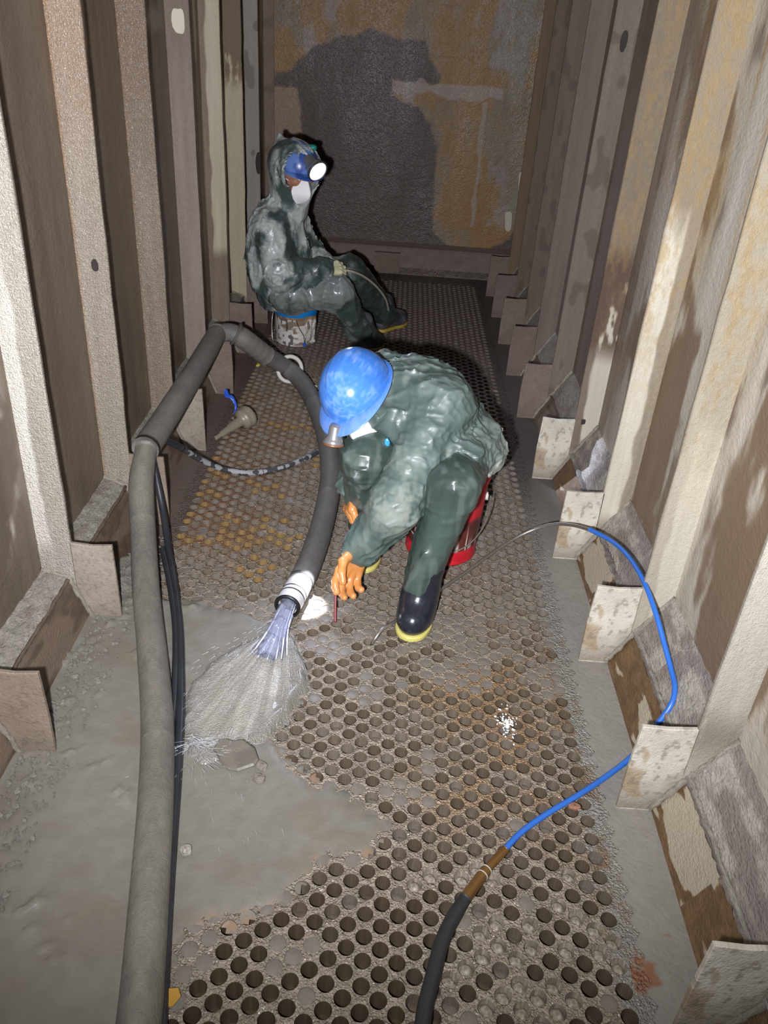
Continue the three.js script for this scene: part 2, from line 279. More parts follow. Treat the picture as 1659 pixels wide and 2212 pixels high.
function ledges(wall, side, F) {
  const zs = [0.4, ...F, ZB + 0.01];
  for (let i = 0; i < zs.length - 1; i++) {
    const a = zs[i] - TF / 2, b = zs[i + 1] + TF / 2; if (a - b < 0.05) continue;
    const near = b > -3.4, top = side < 0 ? [[XL, 0.185], [-0.985, 0.176], [-0.945, 0.158]] : [[XR, 0.265], [0.86, 0.205], [0.815, 0.128]], face = side < 0 ? [[-0.947, 0.156], [-0.883, -0.02]] : [[0.817, 0.126], [0.742, -0.02]];
    const l = mesh('ledge', strip(top, a, b, near ? 50 : 24, near ? 12 : 6, near ? 0.006 : 0.003, 100 + i), side > 0 && near ? mLedgePale : mLedgeTop, wall);
    mesh('ledge_face', strip(face, a, b, near ? 40 : 16, 8, 0.002, 120 + i), side > 0 && near ? mFaceR : mFace, l);
    // raised weld bead along the arris and up the gusset
    const c0 = top[2], e = c => c.map((p, k) => [p[0] + (n2(k * 1.7, i, 3) - 0.5) * 0.004, p[1] + (n2(k * 2.1, i, 4) - 0.5) * 0.004, p[2]]);
    const n = near ? 14 : 6, arr = []; for (let k = 0; k <= n; k++) arr.push([c0[0], c0[1], lerp(a, b, k / n)]);
    mesh('weld_bead', tube(e(arr), side > 0 && near ? 0.011 : 0.006, near ? 60 : 20, 7, { wob: 0.9 }), side > 0 && near ? mLedgePale : mFace, l);
    const up = [[face[1][0], 0, b], [c0[0], c0[1], b], [top[0][0], top[0][1], b]].map(p => [p[0], p[1] + 0.004, p[2] + 0.004]);
    mesh('weld_bead', tube(e([up[0], [lerp(up[0][0], up[1][0], 0.5), lerp(up[0][1], up[1][1], 0.5), up[0][2]], up[1], up[2]]), 0.0075, 40, 7, { wob: 1.1, tension: 0.1 }), mBead, l);
  }
}
ledges(wallLeft, -1, FL); ledges(wallRight, 1, FR);

// holes, chipped spots and lime marks on single stiffeners
const mChip = std({ color: rgb(44, 38, 34), roughness: 0.8 }), mPale = std({ color: rgb(196, 188, 170), roughness: 0.8, bumpMap: pitted, bumpScale: 0.002 });
function spot(name, wall, x, y, z, rx, ry, mat, s) { const sh = []; for (let i = 0; i < 18; i++) { const a = i / 18 * Math.PI * 2, k = 0.8 + 0.4 * n2(Math.cos(a) * 1.3 + s, Math.sin(a) * 1.3, 7); sh.push([rx * k * Math.sign(Math.cos(a)) * Math.abs(Math.cos(a)) ** 0.7, ry * k * Math.sign(Math.sin(a)) * Math.abs(Math.sin(a)) ** 0.7]); } const g = plate(sh, 0.003, 0.0006); const m = mesh(name, g, mat, wall); m.position.set(x, y, z + TF / 2 + 0.001); return m; }
spot('rust_chip', wallLeft, -0.967, 0.964, -2.63, 0.011, 0.021, mChip, 1);
spot('lime_patch', wallLeft, -0.971, 1.637, -3.90, 0.024, 0.05, mPale, 2);
spot('rust_chip', wallLeft, -0.935, 0.86, -5.60, 0.017, 0.062, mChip, 3);
spot('rust_chip', wallRight, 0.851, 1.68, -3.87, 0.013, 0.034, mChip, 4);
spot('rust_chip', wallRight, 0.835, 0.283, -3.22, 0.010, 0.012, mChip, 5);

// back wall with its painted-over rust, dark wet patch and repaired seams
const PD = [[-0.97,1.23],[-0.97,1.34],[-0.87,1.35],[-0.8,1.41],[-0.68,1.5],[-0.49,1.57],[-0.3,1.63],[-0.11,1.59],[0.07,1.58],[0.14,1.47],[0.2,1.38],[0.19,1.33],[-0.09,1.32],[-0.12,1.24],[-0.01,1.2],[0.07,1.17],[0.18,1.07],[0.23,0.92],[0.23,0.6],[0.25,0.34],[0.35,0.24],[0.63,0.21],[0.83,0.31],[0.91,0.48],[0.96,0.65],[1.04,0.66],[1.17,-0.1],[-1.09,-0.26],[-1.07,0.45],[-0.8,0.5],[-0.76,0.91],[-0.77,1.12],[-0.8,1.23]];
const backMap = tex(768, 900, (u, v) => {
  const x = lerp(-1.1, 1.1, u), y = v * CEIL, g = fbm(x * 5, y * 5, 5, 131), st = fbm(x * 22, y * 4, 4, 133), f = fbm(x * 30, y * 30, 3, 135);
  let c = mix3([112, 96, 78], [136, 120, 98], st);
  const orange = sst(0.42, 0.6, fbm(x * 4.5, y * 3.2, 4, 137) + (y > 1.3 ? 0.08 : 0) + 0.14 * Math.exp(-((x - 0.35) ** 2) / 0.02 - ((y - 0.75) ** 2) / 0.2));
  c = mix3(c, mix3([136, 94, 48], [148, 114, 66], f), orange * 0.8);
  const lil = sst(0.55, 0.7, fbm(x * 7, y * 4, 4, 141) + (y > 1.45 ? 0.04 : -0.04));
  c = mix3(c, [140, 132, 134], lil * 0.7);
  const wob = 0.03 * (n2(x * 14, y * 14, 8) - 0.5) * 2;
  const hb = sst(0.0, 0.02, Math.min(x + 0.14, 0.66 - x, y - 1.25 + wob, 1.345 - y + wob)), vb = sst(0.0, 0.012, Math.min(0.018 - Math.abs(x - 0.535 + wob * 0.5), 1.24 - y, y - 0.38)), hl = sst(0.006, 0.0, Math.abs(y - 1.235 + wob * 0.1)) * (x < -0.78 ? 1 : 0);
  c = mix3(c, [150, 136, 130], Math.max(hb * 0.85, vb * 0.8, hl * 0.8));
  if (x < -0.76 && y < 1.235 && y > 0.4) c = mix3(c, [140, 120, 106], 0.8);
  c = mix3(c, [128, 122, 112], sst(0.66, 0.7, x + wob) * sst(0.5, 0.58, fbm(x * 6, y * 2, 3, 143)) * 0.6);
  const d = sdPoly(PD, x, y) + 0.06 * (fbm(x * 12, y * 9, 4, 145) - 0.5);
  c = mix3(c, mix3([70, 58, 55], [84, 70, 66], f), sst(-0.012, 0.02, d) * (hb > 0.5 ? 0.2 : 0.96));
  return c;
});
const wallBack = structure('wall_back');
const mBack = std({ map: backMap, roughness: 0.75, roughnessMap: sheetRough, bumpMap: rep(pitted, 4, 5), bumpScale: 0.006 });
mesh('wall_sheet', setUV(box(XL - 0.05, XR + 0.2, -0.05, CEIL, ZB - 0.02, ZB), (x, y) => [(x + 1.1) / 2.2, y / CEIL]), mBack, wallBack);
const mDull = std({ map: gussetDullTex[0][0], roughness: 0.75, bumpMap: pitted, bumpScale: 0.003 });
const mDull2 = std({ map: gussetDullTex[0][1], color: new THREE.Color(0.8, 0.76, 0.74), roughness: 0.7, bumpMap: pitted, bumpScale: 0.003 });
const uvm = (g, s = 0.4) => setUV(g, (x, y, z, nx, ny) => Math.abs(ny) > 0.7 ? [x / s, z / s] : Math.abs(nx) > 0.7 ? [z / s, y / s] : [x / s, y / s]);
{
  const prof = plate([[0, 0.07], [0.08, 0.07], [0.08, 0.205], [0.07, 0.218], [0, 0.24]], XR - XL - 0.02, 0.001); prof.rotateY(-Math.PI / 2);
  prof.translate((XL + XR) / 2, 0, ZB);
  const ch = mesh('base_channel', uvm(prof), mDull, wallBack);
  mesh('cover_box', uvm(box(-0.18, 0.015, 0.035, 0.18, ZB + 0.07, ZB + 0.115), 0.3), mDull2, ch);
  mesh('corner_strip', uvm(box(XL, -0.955, 0, CEIL, ZB - 0.001, ZB + 0.014)), std({ map: gussetDullTex[0][1], color: new THREE.Color(1.05, 1, 0.95), roughness: 0.8, bumpMap: pitted, bumpScale: 0.003 }), wallBack);
  // loose flakes hanging in the right corner
  for (const [x, y, w, h] of [[0.86, 0.72, 0.022, 0.085], [0.80, 0.46, 0.03, 0.07]]) { const m = spot('peeling_flake', wallBack, x, y, ZB, w, h, mPale, x * 30); m.position.z = ZB + 0.05; m.rotation.set(0.1, -0.5, 0.15); }
}
const wallFront = structure('wall_front');
mesh('wall_sheet', uvm(box(XL - 0.02, XR + 0.02, -0.05, CEIL, ZN, ZN + 0.02)), mDull, wallFront);
const ceiling = structure('ceiling');
mesh('ceiling_sheet', uvm(box(XL - 0.02, XR + 0.2, CEIL, CEIL + 0.02, ZB - 0.02, ZN + 0.02)), mDull, ceiling);
// ------------------------------------------------------------------ the floor: tube sheet with open tube ends
const floor = structure('floor');
const FX0 = -1.06, FX1 = 0.95, FZ0 = -6.5, FZ1 = 0.72;
const floorColor = (x, z) => {
  const f = fbm(x * 40, z * 40, 4, 201), g = fbm(x * 5, z * 5, 4, 203), m = fbm(x * 14, z * 14, 3, 205);
  let c = mix3([112, 102, 90], [156, 144, 129], f);
  const ochre = sst(-0.2, -0.6, x) * sst(-2.2, -2.6, z) * sst(-4.6, -3.6, z);
  c = mix3(c, mix3([134, 100, 58], [120, 92, 76], g), clamp(ochre * (0.35 + g) * sst(0.38, 0.6, m + 0.1) * 1.1));
  const mid = sst(-1.1, -1.6, z) * sst(-2.3, -1.9, z) * sst(0.0, 0.25, x);
  c = mix3(c, [136, 104, 70], mid * sst(0.48, 0.66, g * 0.6 + m * 0.45) * 0.65);
  c = mix3(c, [120, 112, 106], sst(-2.3, -2.7, z) * sst(0.1, 0.4, x) * 0.6);
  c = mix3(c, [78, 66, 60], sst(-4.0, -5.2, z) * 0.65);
  const margin = Math.max(sst(0.545, 0.585, x + 0.04 * (g - 0.5)), sst(-0.72, -0.75, x));
  let k = mix3([124, 120, 113], [138, 134, 127], f); k = mix3(k, [110, 86, 60], sst(0.64, 0.58, x) * sst(0.5, 0.6, m) * (z > -2.1 ? 0.8 : 0)); if (x > 0.6 && z > -1.1) k = mix3(k, [128, 74, 44], sst(0.56, 0.7, fbm(x * 16, z * 16, 4, 9)) * 0.7);
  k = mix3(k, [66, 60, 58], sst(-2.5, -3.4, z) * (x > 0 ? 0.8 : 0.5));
  k = mix3(k, mix3([104, 84, 76], [88, 76, 70], g), sst(-0.6, -0.7, x) * sst(-2.15, -2.4, z) * 0.85);
  c = mix3(c, k, margin);
  c = mix3(c, [196, 186, 160], sst(0.80, 0.86, n2(x * 120, z * 120, 77)) * 0.35 * (1 - margin));
  return c;
};
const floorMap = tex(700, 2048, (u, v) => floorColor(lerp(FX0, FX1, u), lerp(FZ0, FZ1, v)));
const fuv = g => setUV(g, (x, y, z) => [(x - FX0) / (FX1 - FX0), (z - FZ0) / (FZ1 - FZ0)]);
const floorRough = tex(512, 512, (u, v) => 45 + 150 * sst(0.3, 0.65, fbm(u * 40, v * 40, 4, 211)), false);
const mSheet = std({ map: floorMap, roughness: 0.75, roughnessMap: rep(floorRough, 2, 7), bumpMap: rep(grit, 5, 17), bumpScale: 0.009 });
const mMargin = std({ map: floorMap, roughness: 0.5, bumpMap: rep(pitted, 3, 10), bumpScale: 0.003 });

const RT = 0.0183, AX = 0.0365, AZ = 0.0264, OX = -0.2267, OZ = -0.9642;
const hexV = [[0.02779, 0], [0.0087, 0.0264], [-0.0087, 0.0264], [-0.02779, 0], [-0.0087, -0.0264], [0.0087, -0.0264]], bnd = [];
for (let e = 0; e < 6; e++) { const n = e % 3 === 1 ? 3 : 5; for (let k = 0; k < n; k++) bnd.push([lerp(hexV[e][0], hexV[(e + 1) % 6][0], k / n), lerp(hexV[e][1], hexV[(e + 1) % 6][1], k / n)]); }
const holes = [];
for (let i = -16; i <= 22; i++) for (let j = -110; j <= 14; j++) { const x = OX + i * AX, z = OZ + j * 2 * AZ + (Math.abs(i) % 2 ? AZ : 0); if (x > -0.742 && x < 0.578 && z > -6.22 && z < -0.38) holes.push([x, z]); }
const blanks = []; for (let i = -18; i <= 24; i++) for (let j = -114; j <= 18; j++) { const x = OX + i * AX, z = OZ + j * 2 * AZ + (Math.abs(i) % 2 ? AZ : 0); if (!(x > -0.742 && x < 0.578 && z > -6.22 && z < -0.38) && x > -0.742 - AX && x < 0.578 + AX && z > -6.22 - 2 * AZ && z < -0.38 + 2 * AZ) blanks.push([x, z]); }
const xs = holes.map(h => h[0]), hx0 = Math.min(...xs), hx1 = Math.max(...xs);

// the mud that lies over the left of the sheet
const mudEdge = [[-0.738,-2.171],[-0.583,-2.171],[-0.374,-2.124],[-0.269,-2.076],[-0.218,-1.967],[-0.212,-1.801],[-0.229,-1.677],[-0.288,-1.594],[-0.177,-1.522],[-0.096,-1.451],[0.027,-1.389],[0.086,-1.365],[0.033,-1.261],[-0.076,-1.234],[-0.123,-1.169],[-0.145,-1.099],[-0.307,-1.039],[-0.368,-1.004],[-0.382,-0.929],[-0.356,-0.799],[-0.34,0.6],[-0.99,0.6],[-0.99,-2.4],[-0.80,-2.4]];
const mudSd = (x, z) => sdPoly(mudEdge, x, z) + 0.07 * (fbm(x * 16, z * 16, 3, 221) - 0.5);
const isFlush = (x, z) => { const d = mudSd(x, z); if (d > 0.005 || Math.hypot(x + 0.215, z + 2.16) < 0.10) return 1; const q = n2(x * 9, z * 9, 231); return d > -0.12 && q > 0.76 || (z > -2.2 && z < -1.75 && q + 0.22 * sst(-1.8, -2.1, z) > 0.72) || h3(Math.round(x * 1e4), Math.round(z * 1e4), 5) > 0.975; };
{
  const pos = [], idx = [], nb = bnd.length;
  for (const [x, z] of holes) {
    const b0 = pos.length / 3;
    for (const [bx, bz] of bnd) { const px = x + bx, pz = z + bz; pos.push(px, 0.0045 * (fbm(px * 26, pz * 26, 2, 240) - 0.5), pz); }
    for (const [bx, bz] of bnd) { const r = RT / Math.hypot(bx, bz); pos.push(x + bx * r, -0.0006, z + bz * r); }
    for (let k = 0; k < nb; k++) { const k2 = (k + 1) % nb; idx.push(b0 + k, b0 + nb + k, b0 + k2, b0 + k2, b0 + nb + k, b0 + nb + k2); }
  }
  for (const [x, z] of blanks) { const b0 = pos.length / 3; pos.push(x, -0.001, z); for (const [bx, bz] of bnd) { const px = x + bx, pz = z + bz; pos.push(px, 0.003 * (fbm(px * 26, pz * 26, 2, 240) - 0.5), pz); } for (let k = 0; k < nb; k++) idx.push(b0, b0 + 1 + (k + 1) % nb, b0 + 1 + k); }
  const g = geoFrom(pos, idx); fuv(g);
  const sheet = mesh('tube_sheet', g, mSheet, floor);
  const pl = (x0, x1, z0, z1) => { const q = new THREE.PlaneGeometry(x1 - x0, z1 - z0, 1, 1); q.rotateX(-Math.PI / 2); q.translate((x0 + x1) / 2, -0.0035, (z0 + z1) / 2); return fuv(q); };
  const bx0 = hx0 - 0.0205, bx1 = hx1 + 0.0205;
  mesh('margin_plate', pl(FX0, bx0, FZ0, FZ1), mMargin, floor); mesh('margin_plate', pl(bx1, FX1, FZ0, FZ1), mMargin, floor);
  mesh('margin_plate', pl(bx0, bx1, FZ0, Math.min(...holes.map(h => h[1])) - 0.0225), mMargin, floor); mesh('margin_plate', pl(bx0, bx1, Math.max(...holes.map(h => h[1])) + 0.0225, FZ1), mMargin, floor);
  mesh('sub_floor', box(FX0, FX1, -0.14, -0.12, FZ0, FZ1), std({ color: rgb(40, 34, 30), roughness: 0.9 }), floor);
}
// tube ends: a rim, a bore and what is left of the deposit in it
function tubeGeo(depth, dome, lump, s, n = 22) {
  const pos = [], idx = [], uv = []; const ring = (r, y) => { const k = pos.length / 3; for (let i = 0; i < n; i++) { const a = i / n * Math.PI * 2; pos.push(Math.cos(a) * r, y + (lump ? lump * (n2(Math.cos(a) * 1.5 + s, Math.sin(a) * 1.5 + r * 90, 6) - 0.4) * (r < RT * 0.9 ? 1 : 0) : 0), Math.sin(a) * r); uv.push(0.5 + 0.5 * Math.cos(a) * r / RT, 0.5 + 0.5 * Math.sin(a) * r / RT); } return k; };
  const band = (a, b) => { for (let i = 0; i < n; i++) { const j = (i + 1) % n; idx.push(a + i, b + i, a + j, a + j, b + i, b + j); } };
  const a = ring(RT * 1.005, -0.0006), b = ring(RT * 0.985, -depth); band(a, b);
  const c = ring(RT * 0.98, -depth), d = ring(RT * 0.6, -depth + dome * 0.7); band(c, d);
  const k = pos.length / 3; pos.push(0, -depth + dome + (lump || 0) * 0.3, 0); uv.push(0.5, 0.5); for (let i = 0; i < n; i++) idx.push(d + i, k, d + (i + 1) % n);
  return geoFrom(pos, idx, uv);
}
const boreTex = (a, b, s) => tex(64, 64, (u, v) => mix3(a, b, fbm(u * 6, v * 6, 4, s)));
const mBore = { deep: std({ map: boreTex([74, 62, 48], [98, 84, 66], 251), roughness: 0.5 }), dark: std({ map: boreTex([100, 88, 74], [126, 113, 98], 252), roughness: 0.45, bumpMap: pitted, bumpScale: 0.002 }), grey: std({ map: boreTex([110, 100, 90], [136, 126, 115], 253), roughness: 0.38, bumpMap: pitted, bumpScale: 0.002 }), ochre: std({ map: boreTex([126, 100, 62], [150, 126, 88], 254), roughness: 0.4, bumpMap: pitted, bumpScale: 0.002 }), pale: std({ map: boreTex([112, 100, 86], [224, 214, 196], 255), roughness: 0.5, bumpMap: pitted, bumpScale: 0.003 }), mud: std({ map: boreTex([108, 102, 94], [124, 118, 110], 256), roughness: 0.45 }), brown: std({ map: boreTex([88, 75, 60], [112, 99, 84], 258), roughness: 0.45, bumpMap: pitted, bumpScale: 0.002 }), far: std({ map: boreTex([82, 71, 65], [108, 96, 87], 257), roughness: 0.4 }) };
const tubeKinds = { deep: [tubeGeo(0.085, 0.004, 0, 1), tubeGeo(0.065, 0.004, 0, 2), tubeGeo(0.05, 0.006, 0.004, 3)], dark: [tubeGeo(0.05, 0.005, 0.003, 4), tubeGeo(0.036, 0.006, 0.004, 5), tubeGeo(0.065, 0.005, 0.003, 6)], grey: [tubeGeo(0.03, 0.006, 0.003, 7), tubeGeo(0.038, 0.006, 0.003, 8), tubeGeo(0.024, 0.006, 0.004, 9)], lump: [tubeGeo(0.02, 0.014, 0.012, 10), tubeGeo(0.022, 0.012, 0.014, 11)], flush: [tubeGeo(0.0025, 0.001, 0, 12), tubeGeo(0.004, 0.002, 0.001, 13)] };
const mats = Object.keys(mBore), heaps = {};
const ranked = holes.map(([x, z]) => {
  const q = rnd(), w = rnd(); let kind, m;
  const deepZone = sst(-1.25, -1.0, z) * sst(0.28, 0.0, x + 0.15 * (q - 0.5)), paleZone = sst(-1.35, -1.05, z) * sst(0.0, 0.25, x);
  if (isFlush(x, z)) { kind = 'flush'; m = 'mud'; }
  else if (w < deepZone) { kind = 'deep'; m = 'deep'; }
  else if (w < paleZone * 0.85) { kind = q < 0.62 ? 'lump' : 'dark'; m = q < 0.62 ? 'pale' : 'brown'; }
  else if (z > -2.1) { kind = q < 0.84 ? 'dark' : 'grey'; m = q < 0.5 ? 'dark' : q < 0.84 ? 'brown' : 'grey'; }
  else { kind = 'grey'; m = z < -4.2 ? 'far' : x < -0.2 && z > -3.6 && q < 0.75 * sst(0.46, 0.62, fbm(x * 5, z * 5, 3, 271)) * sst(-0.15, -0.5, x) ? 'ochre' : q < 0.75 ? 'grey' : 'dark'; }
  const g = tubeKinds[kind][Math.floor(q * 97) % tubeKinds[kind].length], covered = mudSd(x, z) > 0.03;
  const dx = x, dy = -1.7, dz = z, zd = dx * 0.0043 + dy * -0.5155 - dz * 0.8569 * 1, px = (dx * 0.9975 + dy * 0.0626 + dz * -0.0327) / zd, py = (dx * -0.0705 + dy * 0.8546 + dz * -0.5145) / zd;
  return { x, z, g, m, turn: q * 6.28, show: covered || Math.abs(px) > 0.46 || Math.abs(py) > 0.62 ? 9 + zd : zd, covered };
}).sort((a, b) => a.show - b.show);
const many = {};
ranked.forEach((h, i) => {
  if (h.covered) return;
  if (i < 300) { const t = mesh('tube_end', h.g, mBore[h.m], floor); t.position.set(h.x, 0, h.z); t.rotation.y = h.turn; return; }
  const g = h.g.clone(); g.rotateY(h.turn); g.translate(h.x, 0, h.z); (many[h.m] = many[h.m] || []).push(g);
});
{ // the remaining ends, joined into one part with a material for each kind of deposit
  const names = Object.keys(many), g = mergeGeometries(names.map(k => mergeGeometries(many[k])), true);
  const m = mesh('tube_ends_beyond', g, names.map(k => mBore[k]), floor); m.userData.kind = 'stuff';
}
// mud
{
  const pos = [], idx = [], uv = [], col = [], c = 0.0115, x0 = -0.925, x1 = 0.14, z0 = -2.45, z1 = 0.5, nx = Math.round((x1 - x0) / c), nz = Math.round((z1 - z0) / c), H = [];
  for (let j = 0; j <= nz; j++) for (let i = 0; i <= nx; i++) {
    const x = x0 + i * c, z = z0 + j * c, d = mudSd(x, z), left = sst(-0.45, -0.75, x);
    let h = lerp(-0.012, 0.005 + 0.016 * left, sst(-0.03, 0.05, d)); h += 0.006 * (fbm(x * 8, z * 5, 3, 261) - 0.5) * sst(-0.02, 0.06, d) + 0.012 * sst(0.66, 0.84, fbm(x * 30, z * 30, 3, 263)) * sst(0.5, 0.62, fbm(x * 5, z * 5, 2, 264)) * sst(-0.4, -0.6, x);
    H.push(h); pos.push(x, h, z); uv.push(x / 0.6, z / 0.6);
    const q = fbm(x * 4, z * 7, 4, 265), f = fbm(x * 40, z * 40, 3, 267); let k = mix3(mix3([112, 109, 101], [128, 125, 116], f), [112, 103, 90], sst(0.5, 0.66, q) * 0.5); k = mix3(k, [146, 112, 84], sst(0.04, 0.0, d) * sst(0.5, 0.6, f) * 0.7); col.push(...lin(k));
  }
  for (let j = 0; j < nz; j++) for (let i = 0; i < nx; i++) { const a = j * (nx + 1) + i; if (Math.max(H[a], H[a + 1], H[a + nx + 1], H[a + nx + 2]) < -0.006) continue; idx.push(a, a + nx + 1, a + 1, a + 1, a + nx + 1, a + nx + 2); }
  const g = geoFrom(pos, idx, uv); g.setAttribute('color', new THREE.BufferAttribute(new Float32Array(col), 3));
  tag(mesh('mud', g, std({ vertexColors: true, roughness: 0.38, bumpMap: pitted, bumpScale: 0.0016 })), 'smooth wet grey mud spread over the left side of the perforated floor', 'mud', null, 'stuff');
}
// ------------------------------------------------------------------ hoses and cables
const rubberTex = (a, b, s) => tex(256, 512, (u, v) => { const uu = Math.abs(u - 0.5) * 2, g = fbm(uu * 3, v * 10, 4, s), f = fbm(uu * 20, v * 60, 3, s + 1); return mix3(a, b, clamp(g * 0.75 + f * 0.35)); });
const mHose = std({ map: rep(rubberTex([90, 87, 84], [132, 127, 120], 401), 1, 1.1), roughness: 0.62, bumpMap: rep(pitted, 1, 4), bumpScale: 0.0015 });
const mHoseMud = std({ map: rep(rubberTex([84, 81, 75], [128, 123, 114], 404), 1, 1.1), roughness: 0.55, bumpMap: rep(pitted, 1, 4), bumpScale: 0.002 });
const mHoseDark = std({ map: rep(rubberTex([80, 78, 76], [118, 115, 111], 407), 1, 1.1), roughness: 0.6, bumpMap: rep(pitted, 1, 4), bumpScale: 0.0015 });
const mCuff = std({ map: rubberTex([176, 174, 172], [214, 212, 210], 411), roughness: 0.45 }), mBlackRubber = std({ color: rgb(24, 24, 26), roughness: 0.4 }), mWhitePlastic = std({ color: rgb(206, 203, 196), roughness: 0.5, bumpMap: pitted, bumpScale: 0.001 });
const mSteel = std({ color: rgb(168, 164, 156), roughness: 0.32, metalness: 0.85 }), mDarkSteel = std({ color: rgb(96, 92, 88), roughness: 0.4, metalness: 0.6 });
{
  const h = thing('suction_hose', 'thick grey rubber hose bent over the left brackets, pouring water', 'hose');
  const s1 = [[-0.36,0.043,-0.62],[-0.388,0.043,-0.816],[-0.449,0.043,-1.115],[-0.504,0.043,-1.366],[-0.564,0.043,-1.595],[-0.652,0.050,-1.863],[-0.730,0.080,-2.090],[-0.797,0.160,-2.315],[-0.838,0.262,-2.470],[-0.850,0.338,-2.600]];
  const r1 = (t, p) => 0.0435 * (1 + 0.05 * (n3(p.x * 5, p.y * 5, p.z * 5) - 0.5) - 0.12 * Math.exp(-(((t - 0.985) / 0.03) ** 2)));
  const s2 = [[-0.850,0.336,-2.585],[-0.846,0.338,-2.859],[-0.846,0.337,-3.267],[-0.855,0.336,-3.845]];
  const s3 = [[-0.857,0.334,-3.835],[-0.798,0.334,-3.872],[-0.743,0.308,-3.88],[-0.671,0.220,-3.958],[-0.592,0.130,-4.05],[-0.536,0.080,-4.085],[-0.447,0.047,-3.978],[-0.353,0.045,-3.702],[-0.271,0.045,-3.376],[-0.226,0.045,-3.089],[-0.213,0.045,-2.852],[-0.219,0.045,-2.573],[-0.236,0.047,-2.359],[-0.252,0.054,-2.235]];
  mesh('lower_section', tube(s1, r1, 120, 22, { tension: 0.5 }), mHoseMud, h);
  mesh('raised_section', tube(s2, (t, p) => 0.048 * (1 + 0.05 * (n3(p.x * 5, p.y * 5, p.z * 5) - 0.5)), 50, 22), mHose, h);
  mesh('discharge_section', tube(s3, (t, p) => 0.0445 * (1 + 0.05 * (n3(p.x * 6, p.y * 6, p.z * 6) - 0.5)), 150, 22), mHoseDark, h);
  mesh('sleeve', tube([[-0.765,0.322,-3.878],[-0.73,0.296,-3.892],[-0.671,0.220,-3.958],[-0.64,0.183,-3.99]], t => 0.051 - 0.0006 * Math.sin(t * 30), 30, 22), mHose, h);
  const cuff = mesh('outlet_cuff', tube([[-0.246,0.051,-2.275],[-0.254,0.054,-2.225],[-0.266,0.057,-2.160],[-0.278,0.058,-2.098]], t => 0.0395 + 0.0035 * sst(0.25, 0.35, t), 40, 26, { open: true }), mCuff, h);
  for (const [a, b] of [[0.62, 0.65], [0.74, 0.77]]) { const c = curve([[-0.246,0.051,-2.275],[-0.254,0.054,-2.225],[-0.266,0.057,-2.160],[-0.278,0.058,-2.098]]), p = c.getPointAt(a), q = c.getPointAt(b); mesh('clamp_band', tube([p.toArray(), q.toArray()], 0.0442, 3, 26), mDarkSteel, cuff); }
  const lip = new THREE.TorusGeometry(0.0385, 0.0062, 12, 36); lip.rotateY(-0.19); lip.translate(-0.278, 0.058, -2.098); mesh('rubber_lip', lip, mBlackRubber, cuff);
  // split coupling ring and the pale hoop round the hose
  const hoop = (x, y, z, R, r, dx, dy, dz, arc) => { const g = new THREE.TorusGeometry(R, r, 10, 40, arc); g.rotateZ(-0.6); g.lookAt(V(dx, dy, dz)); g.translate(x, y, z); return g; };
  mesh('hoop', hoop(-0.53, 0.085, -4.075, 0.066, 0.0105, 0.45, 0.25, 0.85, 5.4), mWhitePlastic, h);
  mesh('coupling_ring', hoop(-0.77, 0.325, -3.877, 0.052, 0.007, 0.8, -0.45, -0.12, 6.28), mHoseMud, h);
}
const mCable = std({ map: rep(rubberTex([26, 28, 32], [54, 56, 60], 421), 1, 2), roughness: 0.38 });
const patchy = tex(64, 1024, (u, v) => { const k = sst(0.5, 0.58, fbm(Math.abs(u - 0.5) * 4, v * 46, 3, 423)); return mix3([62, 63, 66], [150, 150, 152], k); });
{
  const c = thing('pressure_cable', 'black flexible hose running beside the thick grey hose, looping white-scuffed across the floor', 'hose');
  const P = [[-0.31,0.016,-0.62],[-0.337,0.016,-0.762],[-0.364,0.016,-0.887],[-0.404,0.018,-1.083],[-0.438,0.018,-1.260],[-0.469,0.018,-1.424],[-0.511,0.018,-1.630],[-0.555,0.020,-1.813],[-0.604,0.024,-1.997],[-0.670,0.03,-2.203],[-0.734,0.05,-2.378],[-0.781,0.125,-2.505],[-0.815,0.22,-2.575],[-0.838,0.285,-2.625],[-0.838,0.316,-2.668],[-0.818,0.318,-2.70],[-0.772,0.255,-2.77]];
  const Q = [[-0.772,0.255,-2.77],[-0.735,0.15,-2.885],[-0.667,0.060,-2.980],[-0.562,0.020,-3.036],[-0.454,0.014,-3.100],[-0.356,0.014,-3.202],[-0.276,0.014,-3.329],[-0.20,0.014,-3.45],[-0.10,0.014,-3.56]];
  const off = (L, d) => L.map(p => [p[0] + d, p[1], p[2] + d * 0.3]);
  mesh('paired_cable', tube(P, t => 0.0125, 130, 12), mCable, c);
  mesh('paired_cable', tube(off(P.slice(0, 11), -0.021).map((p, i) => [p[0] + 0.006 * Math.sin(i), p[1], p[2]]), t => 0.0105, 90, 12), mCable, c);
  mesh('scuffed_loop', tube(Q, 0.0125, 90, 12), std({ map: patchy, roughness: 0.45 }), c).userData.label = 'white scuffed stretch of black hose';
}
